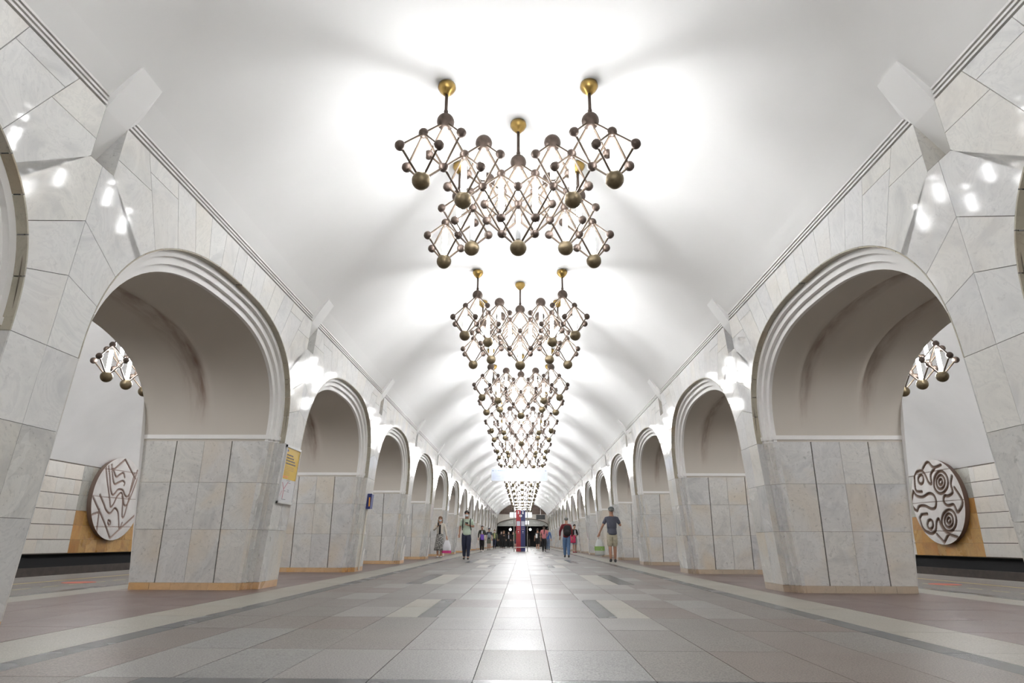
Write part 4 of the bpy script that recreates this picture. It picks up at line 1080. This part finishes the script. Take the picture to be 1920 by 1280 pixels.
# woman with purple bag
x, y, H = -2.93, 48.6, 1.83
person(x, y, H, 0, 'person in dark open jacket over white shirt, black trousers and white sneakers', SKIN2, HAIRD, DARKJ, BLKC, WSHOE, sleeve='long', stride=.04,
       arms={-1: ((-.14, 0, .64), (-.145, -.03, .51)), 1: ((.14, 0, .65), (.04, -.10, .66))}, open_front=WSH, head_dn=.05)
bag(x+.02, y-.20, .66*H, .26, .40, .10, plain('purple_bag', (.14, .06, .42), .6), 'purple bag held in front by the person in the dark open jacket', soft=False)
# group walking towards the camera, farther back
x, y, H = -2.95, 59.0, 1.85
person(x, y, H, 0, 'person in dark grey tee, khaki knee shorts and cap', SKIN2, HAIRD, TEE, KHAKI, BSHOE, legs='shorts', stride=.04, cap=TEE)
e = empty('chest_bag', (x, y-.08*H, .66*H), 'pale oval bag on the chest of the person in khaki shorts', 'bag'); G().ball((x, y-.085*H, .66*H), 1, 12, 8, sq=(.13, .06, .19)).mk('pouch', plain('pale_print', (.25, .29, .33), .7), e, smooth=True)
person(-2.72, 65.0, 1.83, 0, 'masked man in olive jacket over a pale yellow shirt and dark trousers', SKIN1, HAIRB, OLIV, NAVYC, BSHOE, sleeve='long', mask=True, open_front=YEL, stride=.04)
grp = [(-2.35, 74.0, 1.82, 'masked person in black at the left of the far group', SKIN1, HAIRD, BLKC, BLKC, dict(mask=True, sleeve='long')),
       (-2.00, 71.5, 1.83, 'fair-haired woman in black with raised hands at the far end', SKIN1, HAIRB, BLKC, BLKC, dict(sleeve='long', hairstyle='long', arms={-1: ((-.13, -.02, .65), (-.03, -.11, .71)), 1: ((.13, -.02, .65), (.05, -.11, .70))})),
       (-1.55, 75.0, 1.82, 'masked man in dark open suit and white shirt at the far end', SKIN1, HAIRD, BLKC, BLKC, dict(mask=True, sleeve='long', open_front=WSH)),
       (-1.08, 76.0, 1.82, 'person in black with a white bag just left of the red column', SKIN1, HAIRD, BLKC, BLKC, dict(sleeve='long')),
       (-.62, 66.0, 1.82, 'person in a green top partly hidden by the left steel post', SKIN1, HAIRD, cloth('green_top', (.06, .12, .06)), cloth('dark_shorts', (.05, .06, .09)), dict(legs='shorts'))]
for x, y, H, lab, a, b, c, d, kw in grp: person(x, y, H, 0, lab, a, b, c, d, BSHOE, stride=.03, **kw)
bag(-.81, 75.95, .76, .30, .50, .14, WHITE, 'white carrier bag held by the person in black left of the red column')
# right side
x, y, H = 1.60, 48.8, 1.86
person(x, y, H, PI, 'woman in pink blouse and black trousers with long black ponytail', SKIN1, HAIRD, PINKC, BLKC, BSHOE, hairstyle='ponytail', stride=.07, arms={-1: ((-.15, .03, .65), (-.12, -.10, .60)), 1: ((.15, .03, .65), (.12, -.10, .60))}, topw=1.1, lift=.03)
person(1.32, 57.5, 1.78, PI, 'bare-legged person in black top and shorts beyond the woman in pink', SKIN1, HAIRD, BLKC, BLKC, WSHOE, legs='shorts', stride=.06)
bag(1.22, 57.33, 1.36, .16, .36, .12, WHITE, 'small white bag beside the woman in the pink blouse', soft=False)
person(2.22, 58.0, 1.84, PI, 'person in a blue shirt and grey-blue trousers walking away beyond the woman in pink', SKIN1, HAIRD, BLUS, cloth('grey_blue_trousers', (.13, .17, .25)), BSHOE, sleeve='long', stride=.05)
x, y, H = 2.12, 31.7, 1.83
person(x, y, H, PI, 'person in dark red jacket and blue jeans walking away with a black backpack', SKIN1, HAIRG, REDJ, DENIM, BSHOE, sleeve='long', stride=.05, sub=2, topw=1.05, arms={1: ((.165, .01, .64), (.17, -.01, .51))})
backpack(x+.03, y-.115*H, .66*H, .42, .56, .26, BLKC, 'black backpack on the person in the dark red jacket', fr=-1)
x, y, H = 3.55, 45.5, 1.85
person(x, y, H, .5, 'woman in black jacket and pale shorts with a crimson bag by the right piers', SKIN1, HAIRD, BLKC, cloth('pale_blue_skirt', (.38, .40, .46)), plain('red_shoe', (.3, .04, .06), .5), sleeve='long', legs='shorts', head_dn=.06, arms={-1: ((-.14, -.02, .65), (-.05, -.11, .62)), 1: ((.14, -.02, .65), (.05, -.11, .60))}, open_front=WSH)
bag(x-.18, y-.30, 1.13, .50, .50, .16, plain('crimson_bag', (.50, .02, .09), .5), 'crimson handbag in front of the woman in the black jacket', soft=False)
x, y, H = 3.30, 24.3, 1.93
person(x, y, H, PI-.05, 'man in slate grey polo, beige shorts and cap walking away on the right', SKIN2, HAIRG, GREYP, BEIGE, BSHOE, legs='shorts', stride=-.045, cap=cloth('grey_cap', (.08, .09, .09)), sub=2, lift=.02, topw=1.12,
       arms={1: ((.175, .02, .655), (.235, -.01, .52)), -1: ((-.165, 0, .66), (-.15, -.10, .69))})
bag(x-.255*H+.02, y+.02, .48*H-.13, .35, .56, .2, plain('grey_white_bag', (.50, .51, .50), .4), 'grey shopping bag with a green band carried by the man in slate polo', band=(.30, .56, plain('green_bag', (.22, .36, .09), .4)))
